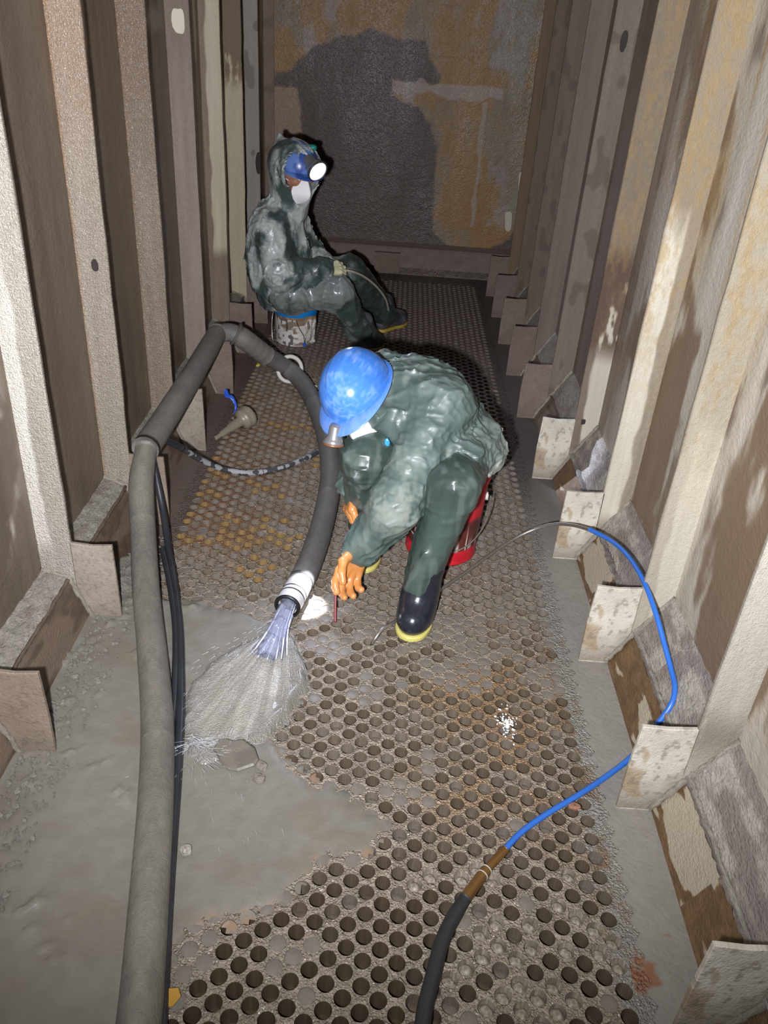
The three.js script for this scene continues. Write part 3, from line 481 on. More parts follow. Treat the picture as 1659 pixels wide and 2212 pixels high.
{
  const l = thing('lance_hose', 'thin blue hose with black supply end and bare steel lance lying across the tubes', 'hose');
  const mBlue = std({ color: rgb(48, 104, 190), roughness: 0.32 }), mBrass = std({ map: boreTex([96, 70, 38], [146, 108, 62], 431), roughness: 0.4, metalness: 0.5 });
  mesh('steel_lance', tube([[-0.000,-0.030,-2.024],[0.002,-0.008,-2.016],[0.010,0.018,-2.012],[0.031,0.040,-2.036],[0.066,0.045,-2.070],[0.118,0.030,-2.16],[0.188,0.040,-2.23],[0.302,0.060,-2.345],[0.440,0.090,-2.484],[0.535,0.130,-2.535],[0.614,0.180,-2.519],[0.673,0.220,-2.462],[0.726,0.250,-2.385]], 0.0062, 120, 10), mSteel, l);
  mesh('blue_section', tube([[0.720,0.247,-2.395],[0.767,0.270,-2.296],[0.789,0.296,-2.174],[0.799,0.310,-2.025],[0.811,0.285,-1.901],[0.828,0.235,-1.820],[0.838,0.20,-1.755],[0.838,0.182,-1.70],[0.822,0.152,-1.66],[0.782,0.085,-1.632],[0.742,0.022,-1.604],[0.651,0.0085,-1.529],[0.565,0.0085,-1.461],[0.471,0.0085,-1.392],[0.399,0.010,-1.330],[0.347,0.013,-1.268]], 0.0078, 140, 12), mBlue, l);
  const fe = mesh('ferrule', tube([[0.355,0.013,-1.277],[0.317,0.015,-1.231],[0.292,0.016,-1.198],[0.246,0.017,-1.130]], t => t < 0.42 ? 0.0105 : 0.0135, 50, 14, { tension: 0.1 }), mBrass, l);
  for (const k of [0.42, 0.52]) { const c = curve([[0.355,0.013,-1.277],[0.317,0.015,-1.231],[0.292,0.016,-1.198],[0.246,0.017,-1.130]]), p = c.getPointAt(k), q = c.getPointAt(k + 0.012); mesh('crimp_ring', tube([p.toArray(), q.toArray()], 0.0145, 3, 14), mWhitePlastic, fe); }
  mesh('black_section', tube([[0.252,0.0165,-1.140],[0.229,0.0165,-1.102],[0.207,0.0165,-1.060],[0.191,0.0165,-1.017],[0.175,0.0165,-0.957],[0.160,0.0165,-0.901],[0.151,0.0165,-0.848],[0.141,0.0165,-0.789],[0.135,0.0165,-0.70]], t => 0.0165 - 0.002 * sst(0.12, 0, t), 60, 16), std({ color: rgb(40, 40, 41), roughness: 0.55, bumpMap: pitted, bumpScale: 0.001 }), l);
}
{ // the spray nozzle lying by the fourth bracket
  const pr = [[0, 0], [0.008, 0], [0.0085, 0.004], [0.0085, 0.03], [0.012, 0.034], [0.013, 0.08], [0.0165, 0.086], [0.019, 0.15], [0.028, 0.162], [0.034, 0.168], [0.036, 0.178], [0.0345, 0.186], [0.0375, 0.192], [0.039, 0.205], [0.036, 0.214], [0.030, 0.218], [0.027, 0.212], [0, 0.209]].map(p => new THREE.Vector2(p[0] * (p[1] > 0.15 ? 1.42 : 1.25), p[1] * 1.08));
  const n = thing('hose_nozzle', 'brown tapered hose nozzle lying on the tubes beside a left bracket', 'nozzle', [-0.775, 0.014, -3.345]);
  const g = new THREE.LatheGeometry(pr, 28); const o = mesh('nozzle_body', g, std({ map: boreTex([112, 106, 92], [140, 132, 114], 441), roughness: 0.38 }), n);
  o.quaternion.setFromUnitVectors(V(0, 1, 0), V(0.118, 0.036, -0.19).normalize());
  const tip = mesh('tip', tube([[-0.004, -0.001, 0.006], [0.0, 0, 0]], 0.006, 3, 12), mSteel, n);
}
// ------------------------------------------------------------------ pails
function lathe(pts, seg = 40) { const g = new THREE.LatheGeometry(pts.map(p => new THREE.Vector2(p[0], p[1])), seg), q = g.attributes.position, uv = g.attributes.uv, h = Math.max(...pts.map(p => p[1])); for (let i = 0; i < q.count; i++) uv.setY(i, clamp(q.getY(i) / h, 0.002, 0.998)); return g; }
{
  const b = thing('paint_pail', 'red paint pail with white drips under the crouching worker', 'bucket', [0.235, 0, -2.6]);
  const skin = tex(512, 256, (u, v) => { const f = fbm(u * 22, v * 10, 4, 451), band = sst(0.16, 0.2, v) * (1 - sst(0.5, 0.58, v + 0.05 * (f - 0.5))); let c = mix3([176, 26, 38], [206, 44, 54], f); c = mix3(c, mix3([52, 34, 32], [110, 58, 46], f), band * 0.9); const dr = sst(0.6, 0.66, n2(u * 95, 3, 452)) * sst(0.16, 0.2, v) * (1 - sst(0.3, 0.62, v + 0.3 * n2(u * 70, 5, 453))); return mix3(c, [214, 208, 202], dr * 0.9); });
  const m = std({ map: skin, roughness: 0.35 });
  mesh('pail_body', lathe([[0, 0.004], [0.122, 0.004], [0.129, 0.0], [0.1335, 0.006], [0.133, 0.014], [0.1305, 0.02], [0.147, 0.335], [0.147, 0.34]]), m, b);
  mesh('lid', lathe([[0, 0.349], [0.138, 0.347], [0.143, 0.356], [0.151, 0.356], [0.153, 0.349], [0.153, 0.325], [0.149, 0.322]]), std({ color: rgb(196, 36, 46), roughness: 0.35 }), b);
  for (const s of [-1, 1]) { const e = new THREE.CylinderGeometry(0.014, 0.016, 0.01, 18); e.rotateZ(Math.PI / 2); e.translate(s * 0.146, 0.235, 0); mesh('ear', e, mWhitePlastic, b); }
  const arc = []; for (let i = 0; i <= 20; i++) { const a = Math.PI * i / 20; arc.push([-Math.cos(a) * 0.162, 0.235 - Math.sin(a) * 0.150, Math.sin(a) * 0.165 + 0.0]); }
  mesh('bail', tube(arc, 0.0028, 60, 8), mSteel, b);
}
{
  const b = thing('sealed_pail', 'small white pail with a blue band and tattered wrapping under the seated worker', 'bucket', [-0.585, 0, -4.76]);
  const skin = tex(512, 256, (u, v) => { const f = fbm(u * 30, v * 12, 4, 461), d = fbm(u * 8, v * 5, 3, 462); let c = mix3([176, 168, 158], [222, 216, 214], f); c = mix3(c, [96, 78, 60], sst(0.56, 0.66, d) * 0.75); c = mix3(c, [48, 46, 48], sst(0.68, 0.72, n2(u * 60, v * 9, 463)) * sst(0.1, 0.3, u) * 0.7); return mix3(c, [126, 92, 50], sst(0.88, 0.92, v) * 0.7); });
  mesh('pail_body', lathe([[0, 0.003], [0.11, 0.003], [0.114, 0], [0.118, 0.006], [0.124, 0.17], [0.127, 0.176], [0.124, 0.18]]), std({ map: skin, roughness: 0.55 }), b);
  mesh('blue_band', lathe([[0.1255, 0.176], [0.128, 0.18], [0.1295, 0.20], [0.128, 0.214], [0.124, 0.216]]), std({ color: rgb(24, 118, 190), roughness: 0.35 }), b);
  mesh('green_seal', lathe([[0.124, 0.214], [0.131, 0.217], [0.131, 0.226], [0.124, 0.23], [0, 0.231]]), std({ color: rgb(38, 120, 86), roughness: 0.45 }), b);
  mesh('bail', tube([[-0.124, 0.205, 0], [-0.135, 0.15, 0.03], [-0.135, 0.07, 0.05], [-0.125, 0.012, 0.07], [-0.10, 0.004, 0.085]], 0.003, 40, 8), mSteel, b);
  mesh('tie_cord', tube([[0.02, 0.165, 0.127], [0.035, 0.12, 0.122], [0.06, 0.07, 0.106], [0.066, 0.02, 0.101], [0.075, 0.06, 0.098], [0.10, 0.10, 0.075], [0.118, 0.13, 0.04]], 0.0022, 40, 6), mBlackRubber, b);
  mesh('blue_knot', blob(0.012, 0.01, 0.01, 0.3, 5, 1).translate(0.066, 0.016, 0.107), std({ color: rgb(26, 84, 190), roughness: 0.5 }), b);
  const flap = new THREE.PlaneGeometry(0.07, 0.16, 8, 14), p = flap.attributes.position; for (let i = 0; i < p.count; i++) { const x = p.getX(i), y = p.getY(i); p.setZ(i, 0.012 * (n2(x * 60, y * 40, 464) - 0.5) * 2); } flap.computeVertexNormals(); flap.rotateY(0.75); flap.translate(0.098, 0.105, 0.092);
  mesh('torn_wrapping', flap, std({ map: skin, roughness: 0.5 }), b);
}
// ------------------------------------------------------------------ running water
{
  const mWater = phys({ color: rgb(214, 218, 236), roughness: 0.16, transmission: 0.75, thickness: 0, ior: 1.33, bumpMap: pitted, bumpScale: 0.004 });
  const w = thing('water_stream', 'bluish white stream of water falling out of the open hose end', 'water');
  const jet = mesh('jet', tube([[-0.2745,0.052,-2.13],[-0.282,0.049,-2.08],[-0.292,0.034,-2.02],[-0.305,0.012,-1.955],[-0.318,-0.004,-1.90]], t => 0.024 + 0.012 * t, 50, 22, { wob: 0.5 }), mWater, w);
  for (let i = 0; i < 26; i++) { const a = rr(0, 6.28), q = rr(0.3, 1.02) * 0.027, x = Math.cos(a) * q, y = Math.sin(a) * q, e = 1.6; mesh('strand', tube([[-0.2755 + x, 0.052 + y, -2.11], [-0.284 + x * 1.1, 0.046 + y, -2.06], [-0.296 + x * 1.4, 0.03 + y * 0.8, -2.00], [-0.31 + x * e * 1.5, 0.012 + Math.abs(y) * 0.4, -1.92 + rr(-0.02, 0.04)]], t => 0.0012 + 0.0018 * Math.sin(t * 3), 16, 6), i % 3 ? mWater : std({ color: rgb(232, 234, 244), roughness: 0.15 }), jet); }
  // splash sheet fanning over the mud
  const fan = [[-0.288,-2.06],[-0.221,-1.988],[-0.176,-1.875],[-0.186,-1.755],[-0.231,-1.641],[-0.283,-1.568],[-0.345,-1.497],[-0.41,-1.461],[-0.474,-1.486],[-0.51,-1.614],[-0.528,-1.778],[-0.466,-1.908],[-0.375,-1.994],[-0.326,-2.057]];
  const pos = [], idx = [], uv = [], col = [], A = [-0.29, -2.09], na = 90, nr = 60, th0 = -0.95, th1 = 0.42;
  for (let i = 0; i <= nr; i++) for (let j = 0; j <= na; j++) {
    const th = lerp(th0, th1, j / na), r = 0.05 + 0.66 * i / nr, x = A[0] + Math.sin(th) * r, z = A[1] + Math.cos(th) * r, d = sdPoly(fan, x, z) + 0.03 * (fbm(x * 20, z * 20, 3, 471) - 0.5);
    const e = sst(-0.02, 0.03, d), ridge = fbm(th * 36, r * 5, 3, 472), rim = sst(0.08, 0.02, d) * sst(-0.01, 0.02, d);
    const under = 0.012 * sst(-0.45, -0.75, x) + 0.006; pos.push(x, lerp(-0.012, under + 0.003 + 0.006 * ridge + 0.006 * rim * fbm(x * 40, z * 40, 2, 474), e), z); uv.push(x / 0.3, z / 0.3);
    let c = mix3([154, 150, 140], [192, 188, 178], sst(0.3, 0.7, ridge)); c = mix3(c, [190, 191, 204], sst(0.22, 0.05, r) * 0.8 + rim * 0.4 * sst(-0.3, -0.45, x)); c = mix3([116, 113, 106], c, sst(-0.01, 0.085, d) * 0.85 + 0.15 * sst(0.2, 0.05, r)); c = mix3(c, [120, 114, 104], sst(0.35, 0.62, fbm(x * 14, z * 10, 3, 475)) * 0.35); col.push(...lin(c));
  }
  for (let i = 0; i < nr; i++) for (let j = 0; j < na; j++) { const a = i * (na + 1) + j; if (Math.max(pos[a * 3 + 1], pos[(a + 1) * 3 + 1], pos[(a + na + 1) * 3 + 1]) < -0.008) continue; idx.push(a, a + na + 1, a + 1, a + 1, a + na + 1, a + na + 2); }
  const g = geoFrom(pos, idx, uv); g.setAttribute('color', new THREE.BufferAttribute(new Float32Array(col), 3));
  mesh('splash_sheet', g, phys({ vertexColors: true, roughness: 0.28, bumpMap: rep(grit, 1, 1), bumpScale: 0.004, clearcoat: 0.25, clearcoatRoughness: 0.2 }), w);
  // flying drops drawn out along the flow
  const drops = [], one = (x, y, z, dx, dy, dz, len, r) => { const q = new THREE.CylinderGeometry(r * 0.3, r, len, 5, 1); q.applyQuaternion(new THREE.Quaternion().setFromUnitVectors(V(0, 1, 0), V(dx, dy, dz).normalize())); q.translate(x, y, z); drops.push(q); };
  for (let i = 0; i < 420; i++) { const th = lerp(th0, th1, Math.pow(rnd(), 0.8)), r = rr(0.05, 0.62), x = A[0] + Math.sin(th) * r, z = A[1] + Math.cos(th) * r; if (sdPoly(fan, x, z) < -0.008) continue; one(x, 0.02 + 0.006 + rr(0, 0.02) * (1 + r), z, Math.sin(th), rr(-0.1, 0.25), Math.cos(th), rr(0.006, 0.028), rr(0.0003, 0.0008)); }
  for (let i = 0; i < 220; i++) { const a = rr(-1.0, 1.9), r = Math.abs(rr(0, 1) * rr(0.02, 0.2)), x = -0.452 + Math.sin(a) * r, z = -1.53 + Math.cos(a) * r; one(x, 0.022 + rr(0, 0.05) * (0.2 - r) * 4, z, Math.sin(a), 0.35, Math.cos(a), rr(0.006, 0.035), rr(0.0003, 0.0007)); }
  for (let i = 0; i < 16; i++) one(rr(-0.42, -0.15), 0.013, rr(-1.45, -1.12), 0.35, 0, 0.9, rr(0.006, 0.03), rr(0.0003, 0.0005));
  tag(mesh('water_spray', mergeGeometries(drops), std({ color: rgb(206, 208, 214), roughness: 0.15 })), 'fine streaks of spray flying off the splash beside the grey hose', 'spray', null, 'stuff');
}
// ------------------------------------------------------------------ small litter on the floor
const rockMat = (a, b, s) => std({ map: boreTex(a, b, s), roughness: 0.45, bumpMap: pitted, bumpScale: 0.003 });
{
  const pts = [[-0.392,-1.535],[-0.372,-1.562],[-0.349,-1.556],[-0.338,-1.546],[-0.309,-1.541],[-0.284,-1.505],[-0.279,-1.466],[-0.292,-1.452],[-0.335,-1.449],[-0.36,-1.462],[-0.376,-1.49]].map(p => [p[0] + 0.335, -(p[1] + 1.505)]);
  const g = plate(pts, 0.014, 0.005); g.rotateX(-Math.PI / 2); const m = mesh('scale_flake', g, rockMat([84, 80, 73], [122, 116, 105], 481)); m.position.set(-0.335, 0.024, -1.505); m.rotation.set(0.12, 0.3, 0.16); tag(m, 'broad dark flake of scale standing in the splashing water', 'debris');
}
const litter = (name, label, cat, x, y, z, g, mat) => { const m = mesh(name, g, mat); m.position.set(x, y, z); tag(m, label, cat); return m; };
const mRock = rockMat([112, 104, 94], [168, 160, 148], 483);
litter('pebble', 'small grey pebble in the mud near the scale flake', 'stone', -0.262, 0.012, -1.437, blob(0.017, 0.012, 0.014, 0.35, 3), mRock);
litter('pebble', 'pointed grey pebble just below the scale flake', 'stone', -0.262, 0.012, -1.482, blob(0.014, 0.011, 0.015, 0.45, 8), mRock);
litter('pebble', 'pale pebble lying against the black hose', 'stone', -0.396, 0.016, -1.212, blob(0.014, 0.013, 0.012, 0.3, 13), rockMat([140, 134, 124], [196, 190, 180], 484));
litter('pebble', 'rusty flat stone chip beside the blue hose', 'stone', 0.548, 0.005, -1.425, blob(0.017, 0.006, 0.012, 0.3, 19), rockMat([150, 104, 80], [176, 132, 106], 485));
{ const g = plate([[-0.024, -0.012], [-0.02, 0.013], [0.004, 0.018], [0.022, 0.012], [0.024, -0.006], [0.006, -0.018]], 0.005, 0.0015); g.rotateX(-Math.PI / 2); litter('yellow_flake', 'yellow flake at the edge of an open tube in front', 'debris', -0.351, 0.014, -0.881, g, std({ map: boreTex([158, 118, 40], [190, 150, 66], 486), roughness: 0.55 })).rotation.set(0.1, 0.4, 0.12); }
{ const g = tube([[0, 0.09, -0.02], [0.012, 0.075, 0.0], [0.03, 0.07, 0.01], [0.05, 0.05, 0.02], [0.056, 0.02, 0.03], [0.052, 0.004, 0.05]], t => 0.012 - 0.009 * t, 40, 7, { wob: 1.4, flat: 0.35 }); litter('blue_tape', 'crumpled strip of blue tape hanging beside the nozzle', 'tape', -0.79, 0.02, -3.66, g, std({ color: rgb(44, 86, 196), roughness: 0.45 })); }
for (const [i, x, z] of [[0, -0.708, -4.34], [1, -0.735, -4.29]]) litter('yellow_scrap', i ? 'left of two tiny yellow scraps below the hose sleeve' : 'right of two tiny yellow scraps below the hose sleeve', 'debris', x, 0.01, z, blob(0.010, 0.007, 0.012, 0.5, 30 + i, 1), std({ color: rgb(196, 190, 66), roughness: 0.5 }));
{ const g = new THREE.TorusGeometry(0.016, 0.005, 8, 20, 4.4); litter('wire_ring', 'tiny pale open ring beside the hose near the blue helmet', 'ring', -0.39, 0.018, -4.0, g, mWhitePlastic).rotation.set(0.4, 0.6, 0.5); }
{ const parts = []; for (let i = 0; i < 90; i++) { const a = rr(0, 6.28), q = Math.pow(rnd(), 1.4) * 0.055; parts.push(blob(rr(0.001, 0.0045), rr(0.001, 0.002), rr(0.001, 0.004), 0.4, i, 1).translate(0.402 + Math.cos(a) * q * 0.6, 0.003, -1.70 + Math.sin(a) * q * 1.5)); } tag(mesh('white_spatter', mergeGeometries(parts), std({ color: rgb(238, 238, 244), roughness: 0.25 })), 'spatter of small white grains on the tubes right of centre', 'lime', null, 'stuff'); }  // small white grains strewn over an oval patch of tubes

{ // loose rubble along the foot of the left ledges
  const parts = []; for (let i = 0; i < 900; i++) { const z = rr(-2.5, -0.75), x = -0.875 + Math.pow(rnd(), 1.6) * 0.13, r = rr(0.002, 0.0065) * (0.6 + 0.6 * rnd()); if (FL.some(f => Math.abs(f - z) < 0.02)) continue; parts.push(blob(r * rr(0.8, 1.5), r * 0.7, r * rr(0.8, 1.5), 0.5, i * 0.7, 1).translate(x, 0.030 - (x + 0.875) * 0.03, z)); }
  tag(mesh('rubble', mergeGeometries(parts), rockMat([136, 130, 122], [176, 170, 160], 488)), 'wet grey grit and small rubble along the foot of the left ledges', 'rubble', null, 'stuff');
}
// ------------------------------------------------------------------ people: shared builders
const norm = a => { const l = Math.hypot(...a); return a.map(v => v / l); }, add = (a, b, k = 1) => [a[0] + b[0] * k, a[1] + b[1] * k, a[2] + b[2] * k], cross = (a, b) => [a[1] * b[2] - a[2] * b[1], a[2] * b[0] - a[0] * b[2], a[0] * b[1] - a[1] * b[0]];
const ridge = v => { const r = 1 - Math.abs(2 * v - 1); return r * r * r; };
// creases running along the direction e: sharp thin ridges with slack cloth between; f across, amp in metres
function folds(x, y, z, e, f, s, amp) {
  const wx = n3(x * 5 + s, y * 5, z * 5) - 0.5, wy = n3(x * 5, y * 5 + s, z * 5) - 0.5; x += wx * 0.06; y += wy * 0.06; z += (wx - wy) * 0.04;
  const k = (x * e[0] + y * e[1] + z * e[2]) * 0.78, X = (x - e[0] * k) * f, Y = (y - e[1] * k) * f, Z = (z - e[2] * k) * f;
  const m = n3(x * 6, y * 6 + s, z * 6 + 9), r = 1 - Math.abs(2 * n3(X + s, Y, Z) - 1), q = 1 - Math.abs(2 * n3(X * 1.9, Y * 1.9 + s, Z * 1.9 + 5) - 1);
  return amp * (Math.pow(r, 5) * (0.3 + m) + 0.6 * Math.pow(q, 5) * (1.3 - m) - 0.25);
}
// fine crumpling of thin wet plastic
function crumple(x, y, z, s, amp) { const wx = n3(x * 12 + s, y * 12, z * 12) - 0.5; x += wx * 0.03; y -= wx * 0.025; const r = 1 - Math.abs(2 * n3(x * 19 + s, y * 19, z * 19) - 1), q = 1 - Math.abs(2 * n3(x * 37, y * 37 + s, z * 37) - 1); return -amp * (Math.pow(r, 4) + 0.5 * Math.pow(q, 3) - 0.3); }
function frameMatrix(c, up, look) { const f = V(...look).normalize(), u = V(...up); u.addScaledVector(f, -u.dot(f)).normalize(); const r = V(0, 0, 0).crossVectors(u, f); return new THREE.Matrix4().makeBasis(r, u, f).setPosition(...c); }
// head in its own axes: x to its left, y up, z out of the face
function headGeo(skinA, skinB) {
  const f = (x, y, z) => {
    const ax = Math.abs(x);
    let d = ell(x, y, z, [0, 0.035, -0.012], [0.076, 0.092, 0.096]);
    d = smin(d, ell(x, y, z, [0, -0.035, 0.028], [0.058, 0.078, 0.066]), 0.035);
    d = smin(d, cap(x, y, z, [-0.03, -0.088, 0.05], [0.03, -0.088, 0.05], 0.026, 0.026), 0.03);
    d = smin(d, cap(ax, y, z, [0.045, -0.012, 0.068], [0.058, -0.02, 0.04], 0.018, 0.016), 0.02);
    d = smin(d, cap(ax, y, z, [0.012, 0.032, 0.088], [0.045, 0.034, 0.072], 0.0095, 0.0085), 0.012);
    d = smax(d, -ell(ax, y, z, [0.032, 0.012, 0.102], [0.02, 0.0125, 0.018]), 0.01);
    d = smin(d, ell(ax, y, z, [0.032, 0.011, 0.0785], [0.0125, 0.0125, 0.0125]), 0.003);
    d = smin(d, cap(x, y, z, [0, 0.018, 0.092], [0, -0.028, 0.114], 0.0085, 0.012), 0.01);
    d = smin(d, cap(ax, y, z, [0.006, -0.033, 0.104], [0.014, -0.034, 0.098], 0.008, 0.007), 0.007);
    d = smin(d, cap(ax, y, z, [0, -0.061, 0.094], [0.017, -0.062, 0.088], 0.0065, 0.004), 0.006);
    d = smin(d, cap(ax, y, z, [0, -0.072, 0.093], [0.014, -0.071, 0.088], 0.0065, 0.005), 0.006);
    d = smin(d, ell(ax, y, z, [0.08, 0.0, -0.008], [0.010, 0.031, 0.018]), 0.008);
    return smin(d, cap(x, y, z, [0, -0.07, -0.025], [0, -0.2, -0.05], 0.056, 0.06), 0.03);
  };
  return netMesh(f, [-0.1, -0.2, -0.12], [0.1, 0.14, 0.14], 0.0032, (x, y, z) => {
    const ax = Math.abs(x), e = Math.hypot(ax - 0.032, y - 0.011);
    if (z > 0.082 && e < 0.0115) return e < 0.0052 ? [26, 20, 18] : [214, 206, 198];
    if (z > 0.06 && Math.abs(y - 0.036) < 0.0048 && ax > 0.012 && ax < 0.05) return [44, 34, 30];
    if (z > 0.085 && Math.abs(y + 0.067) < 0.009 && ax < 0.018) return [150, 92, 82];
    if (y > 0.075 || z < -0.05 && y > -0.03) return [34, 30, 28];
    return mix3(skinA, skinB, n3(x * 40, y * 40, z * 40));
  });
}
// a gloved hand: five fingers of their own length, bent at the knuckles. W wrist, d towards the knuckles, n out of the palm, thumb side = cross(d, n) * side
function gloveGeo(W, d, n, side, curl, spread, thumb, r = 0.0112, colorFn, cuff = 0.09, sc = 1) {
  d = norm(d); n = norm(add(n, d, -(n[0] * d[0] + n[1] * d[1] + n[2] * d[2]))); const s = cross(d, n).map(v => v * side), C = [], P = [];
  const at = (a, b, c) => add(add(add(W, d, a * sc), s, b * sc), n, c * sc);
  const len = [0.074, 0.082, 0.077, 0.061], off = [0.033, 0.011, -0.011, -0.031], fwd = [0.088, 0.093, 0.089, 0.080];
  for (let i = 0; i < 4; i++) {
    P.push([at(0.012, off[i] * 0.55, 0.002), at(fwd[i], off[i], 0), 0.0165 * sc, 0.0135 * sc]);
    let p = at(fwd[i], off[i], 0), a = 0; const out = (1.5 - i) * spread;
    for (const [k, L] of [[0, 0.44], [1, 0.31], [2, 0.25]]) { a += curl[i] * (k ? 1 : 0.75); const dir = norm(add(add(d.map(v => v * Math.cos(a)), n, Math.sin(a)), s, out * Math.cos(a))); const q = add(p, dir, len[i] * L * sc); C.push([p, q, (r - k * 0.0008) * sc, (r - 0.0008 - k * 0.0008) * sc, i]); p = q; }
  }
  { let p = at(0.022, 0.026, 0.006), a = thumb[0]; const d1 = norm(add(add(d.map(v => v * 0.62), s, 0.72 - 0.4 * a), n, 0.25 + 0.5 * a)); let q = add(p, d1, 0.05 * sc); P.push([p, q, 0.017 * sc, 0.014 * sc]); p = q; const d2 = norm(add(add(d.map(v => v * 0.8), s, 0.35 - thumb[1]), n, 0.3 + thumb[1])); q = add(p, d2, 0.034 * sc); C.push([p, q, 0.0128 * sc, 0.0118 * sc, 4]); const d3 = norm(add(d2, s, -0.35)); C.push([q, add(q, d3, 0.026 * sc), 0.0118 * sc, 0.0098 * sc, 4]); }
  const w0 = add(W, d, -cuff), all = [...C.map(c => [c[0], c[1]]), ...P.map(c => [c[0], c[1]]), [w0, W]].flat(), lo = [0, 1, 2].map(k => Math.min(...all.map(p => p[k])) - 0.05), hi = [0, 1, 2].map(k => Math.max(...all.map(p => p[k])) + 0.05);
  const f = (x, y, z) => {
    let palm = cap(x, y, z, w0, W, 0.037, 0.029); for (const c of P) palm = smin(palm, cap(x, y, z, c[0], c[1], c[2], c[3]), 0.012);
    let best = 1e9; for (let i = 0; i < 5; i++) { let g = 1e9; for (const c of C) if (c[4] === i) g = smin(g, cap(x, y, z, c[0], c[1], c[2], c[3]), 0.005); best = Math.min(best, smin(g, palm, 0.008)); }
    return best - 0.0012 * (n3(x * 90, y * 90, z * 90) - 0.5);
  };
  return netMesh(f, lo, hi, 0.0032, colorFn);
}
function helmetParts(root, M, mat, scuff) {
  const R = (th, t) => { // th 0 = face forward; t 0 rim .. 1 crown
    const fz = Math.cos(th), fx = Math.sin(th), ph = t * Math.PI / 2, rim = 1 - 0.02 * Math.sin(ph), b = fz > 0 ? 0.137 : 0.132, cp = Math.pow(Math.cos(ph), 0.86);
    const x = fx * 0.114 * cp * rim, z = fz * b * cp, y = 0.03 + 0.122 * Math.sin(ph);
    const rg = 0.005 * sst(0.032, 0.022, Math.abs(x)) * sst(0.25, 0.5, t) * sst(1.0, 0.3, Math.abs(z) / 0.13);
    return [x * (1 + rg * 2), y + rg, z * (1 + rg * 2)];
  };
  const grid = (nu, nv, fn, colorOn) => { const pos = [], idx = [], uv = []; for (let j = 0; j <= nv; j++) for (let i = 0; i <= nu; i++) { pos.push(...fn(i / nu, j / nv)); uv.push(i / nu, j / nv); } for (let j = 0; j < nv; j++) for (let i = 0; i < nu; i++) { const a = j * (nu + 1) + i; idx.push(a, a + 1, a + nu + 1, a + 1, a + nu + 2, a + nu + 1); } const g = geoFrom(pos, idx, uv); const c = new Float32Array(pos.length); for (let k = 0; k < pos.length; k += 3) { const q = lin(scuff(pos[k], pos[k + 1], pos[k + 2])); c[k] = q[0]; c[k + 1] = q[1]; c[k + 2] = q[2]; } g.setAttribute('color', new THREE.BufferAttribute(c, 3)); g.applyMatrix4(M); return g; };
  const shell = mesh('safety_helmet', grid(120, 48, (u, t) => R(u * Math.PI * 2, t)), mat, root);
  const brimW = th => 0.013 + 0.040 * Math.pow(Math.max(0, Math.cos(th * 0.62)), 5) * (Math.cos(th) > -0.3 ? 1 : 0.6);
  const wrap = u => { let th = u * Math.PI * 2; if (th > Math.PI) th -= Math.PI * 2; return th; };
  mesh('brim', grid(120, 14, (u, t) => { const th = wrap(u), p = R(th, 0), w = brimW(th), r = Math.hypot(p[0], p[2]); const a = t * 2 * Math.PI, k = (1 - Math.cos(a)) / 2, y = p[1] + 0.002 - 0.16 * w * k * k * 2 + 0.0022 * Math.sin(a); const e = 1 + (w * k - 0.003) / r; return [p[0] * e, y - (Math.cos(th) > 0 ? 0.10 * w * k : 0), p[2] * e]; }), mat, shell);
  return shell;
}
function maskGeo(M) { // folded respirator with a centre keel, over nose and chin
  const pos = [], idx = [], uv = [], nu = 36, nv = 26;
  for (let j = 0; j <= nv; j++) for (let i = 0; i <= nu; i++) {
    const s = lerp(-1, 1, i / nu), t = lerp(-1, 1, j / nv), wdt = 0.067 * (1 - 0.55 * Math.max(0, -t) ** 1.6 - 0.42 * Math.max(0, t) ** 1.4), x = s * wdt, y = -0.060 + t * 0.060 - 0.008 * s * s;
    const keel = 0.148 - 0.030 * Math.max(0, t) ** 1.3 - 0.05 * Math.max(0, -t) ** 1.8; const z = lerp(keel, 0.068 - 0.006 * t, Math.pow(Math.abs(s), 1.25)) - 0.001 * Math.cos(s * 40) * 0.3;
    pos.push(x, y, z); uv.push(i / nu, j / nv);
  }
  for (let j = 0; j < nv; j++) for (let i = 0; i < nu; i++) { const a = j * (nu + 1) + i; idx.push(a, a + 1, a + nu + 1, a + 1, a + nu + 2, a + nu + 1); }
  const g = geoFrom(pos, idx, uv); g.applyMatrix4(M); return g;
}
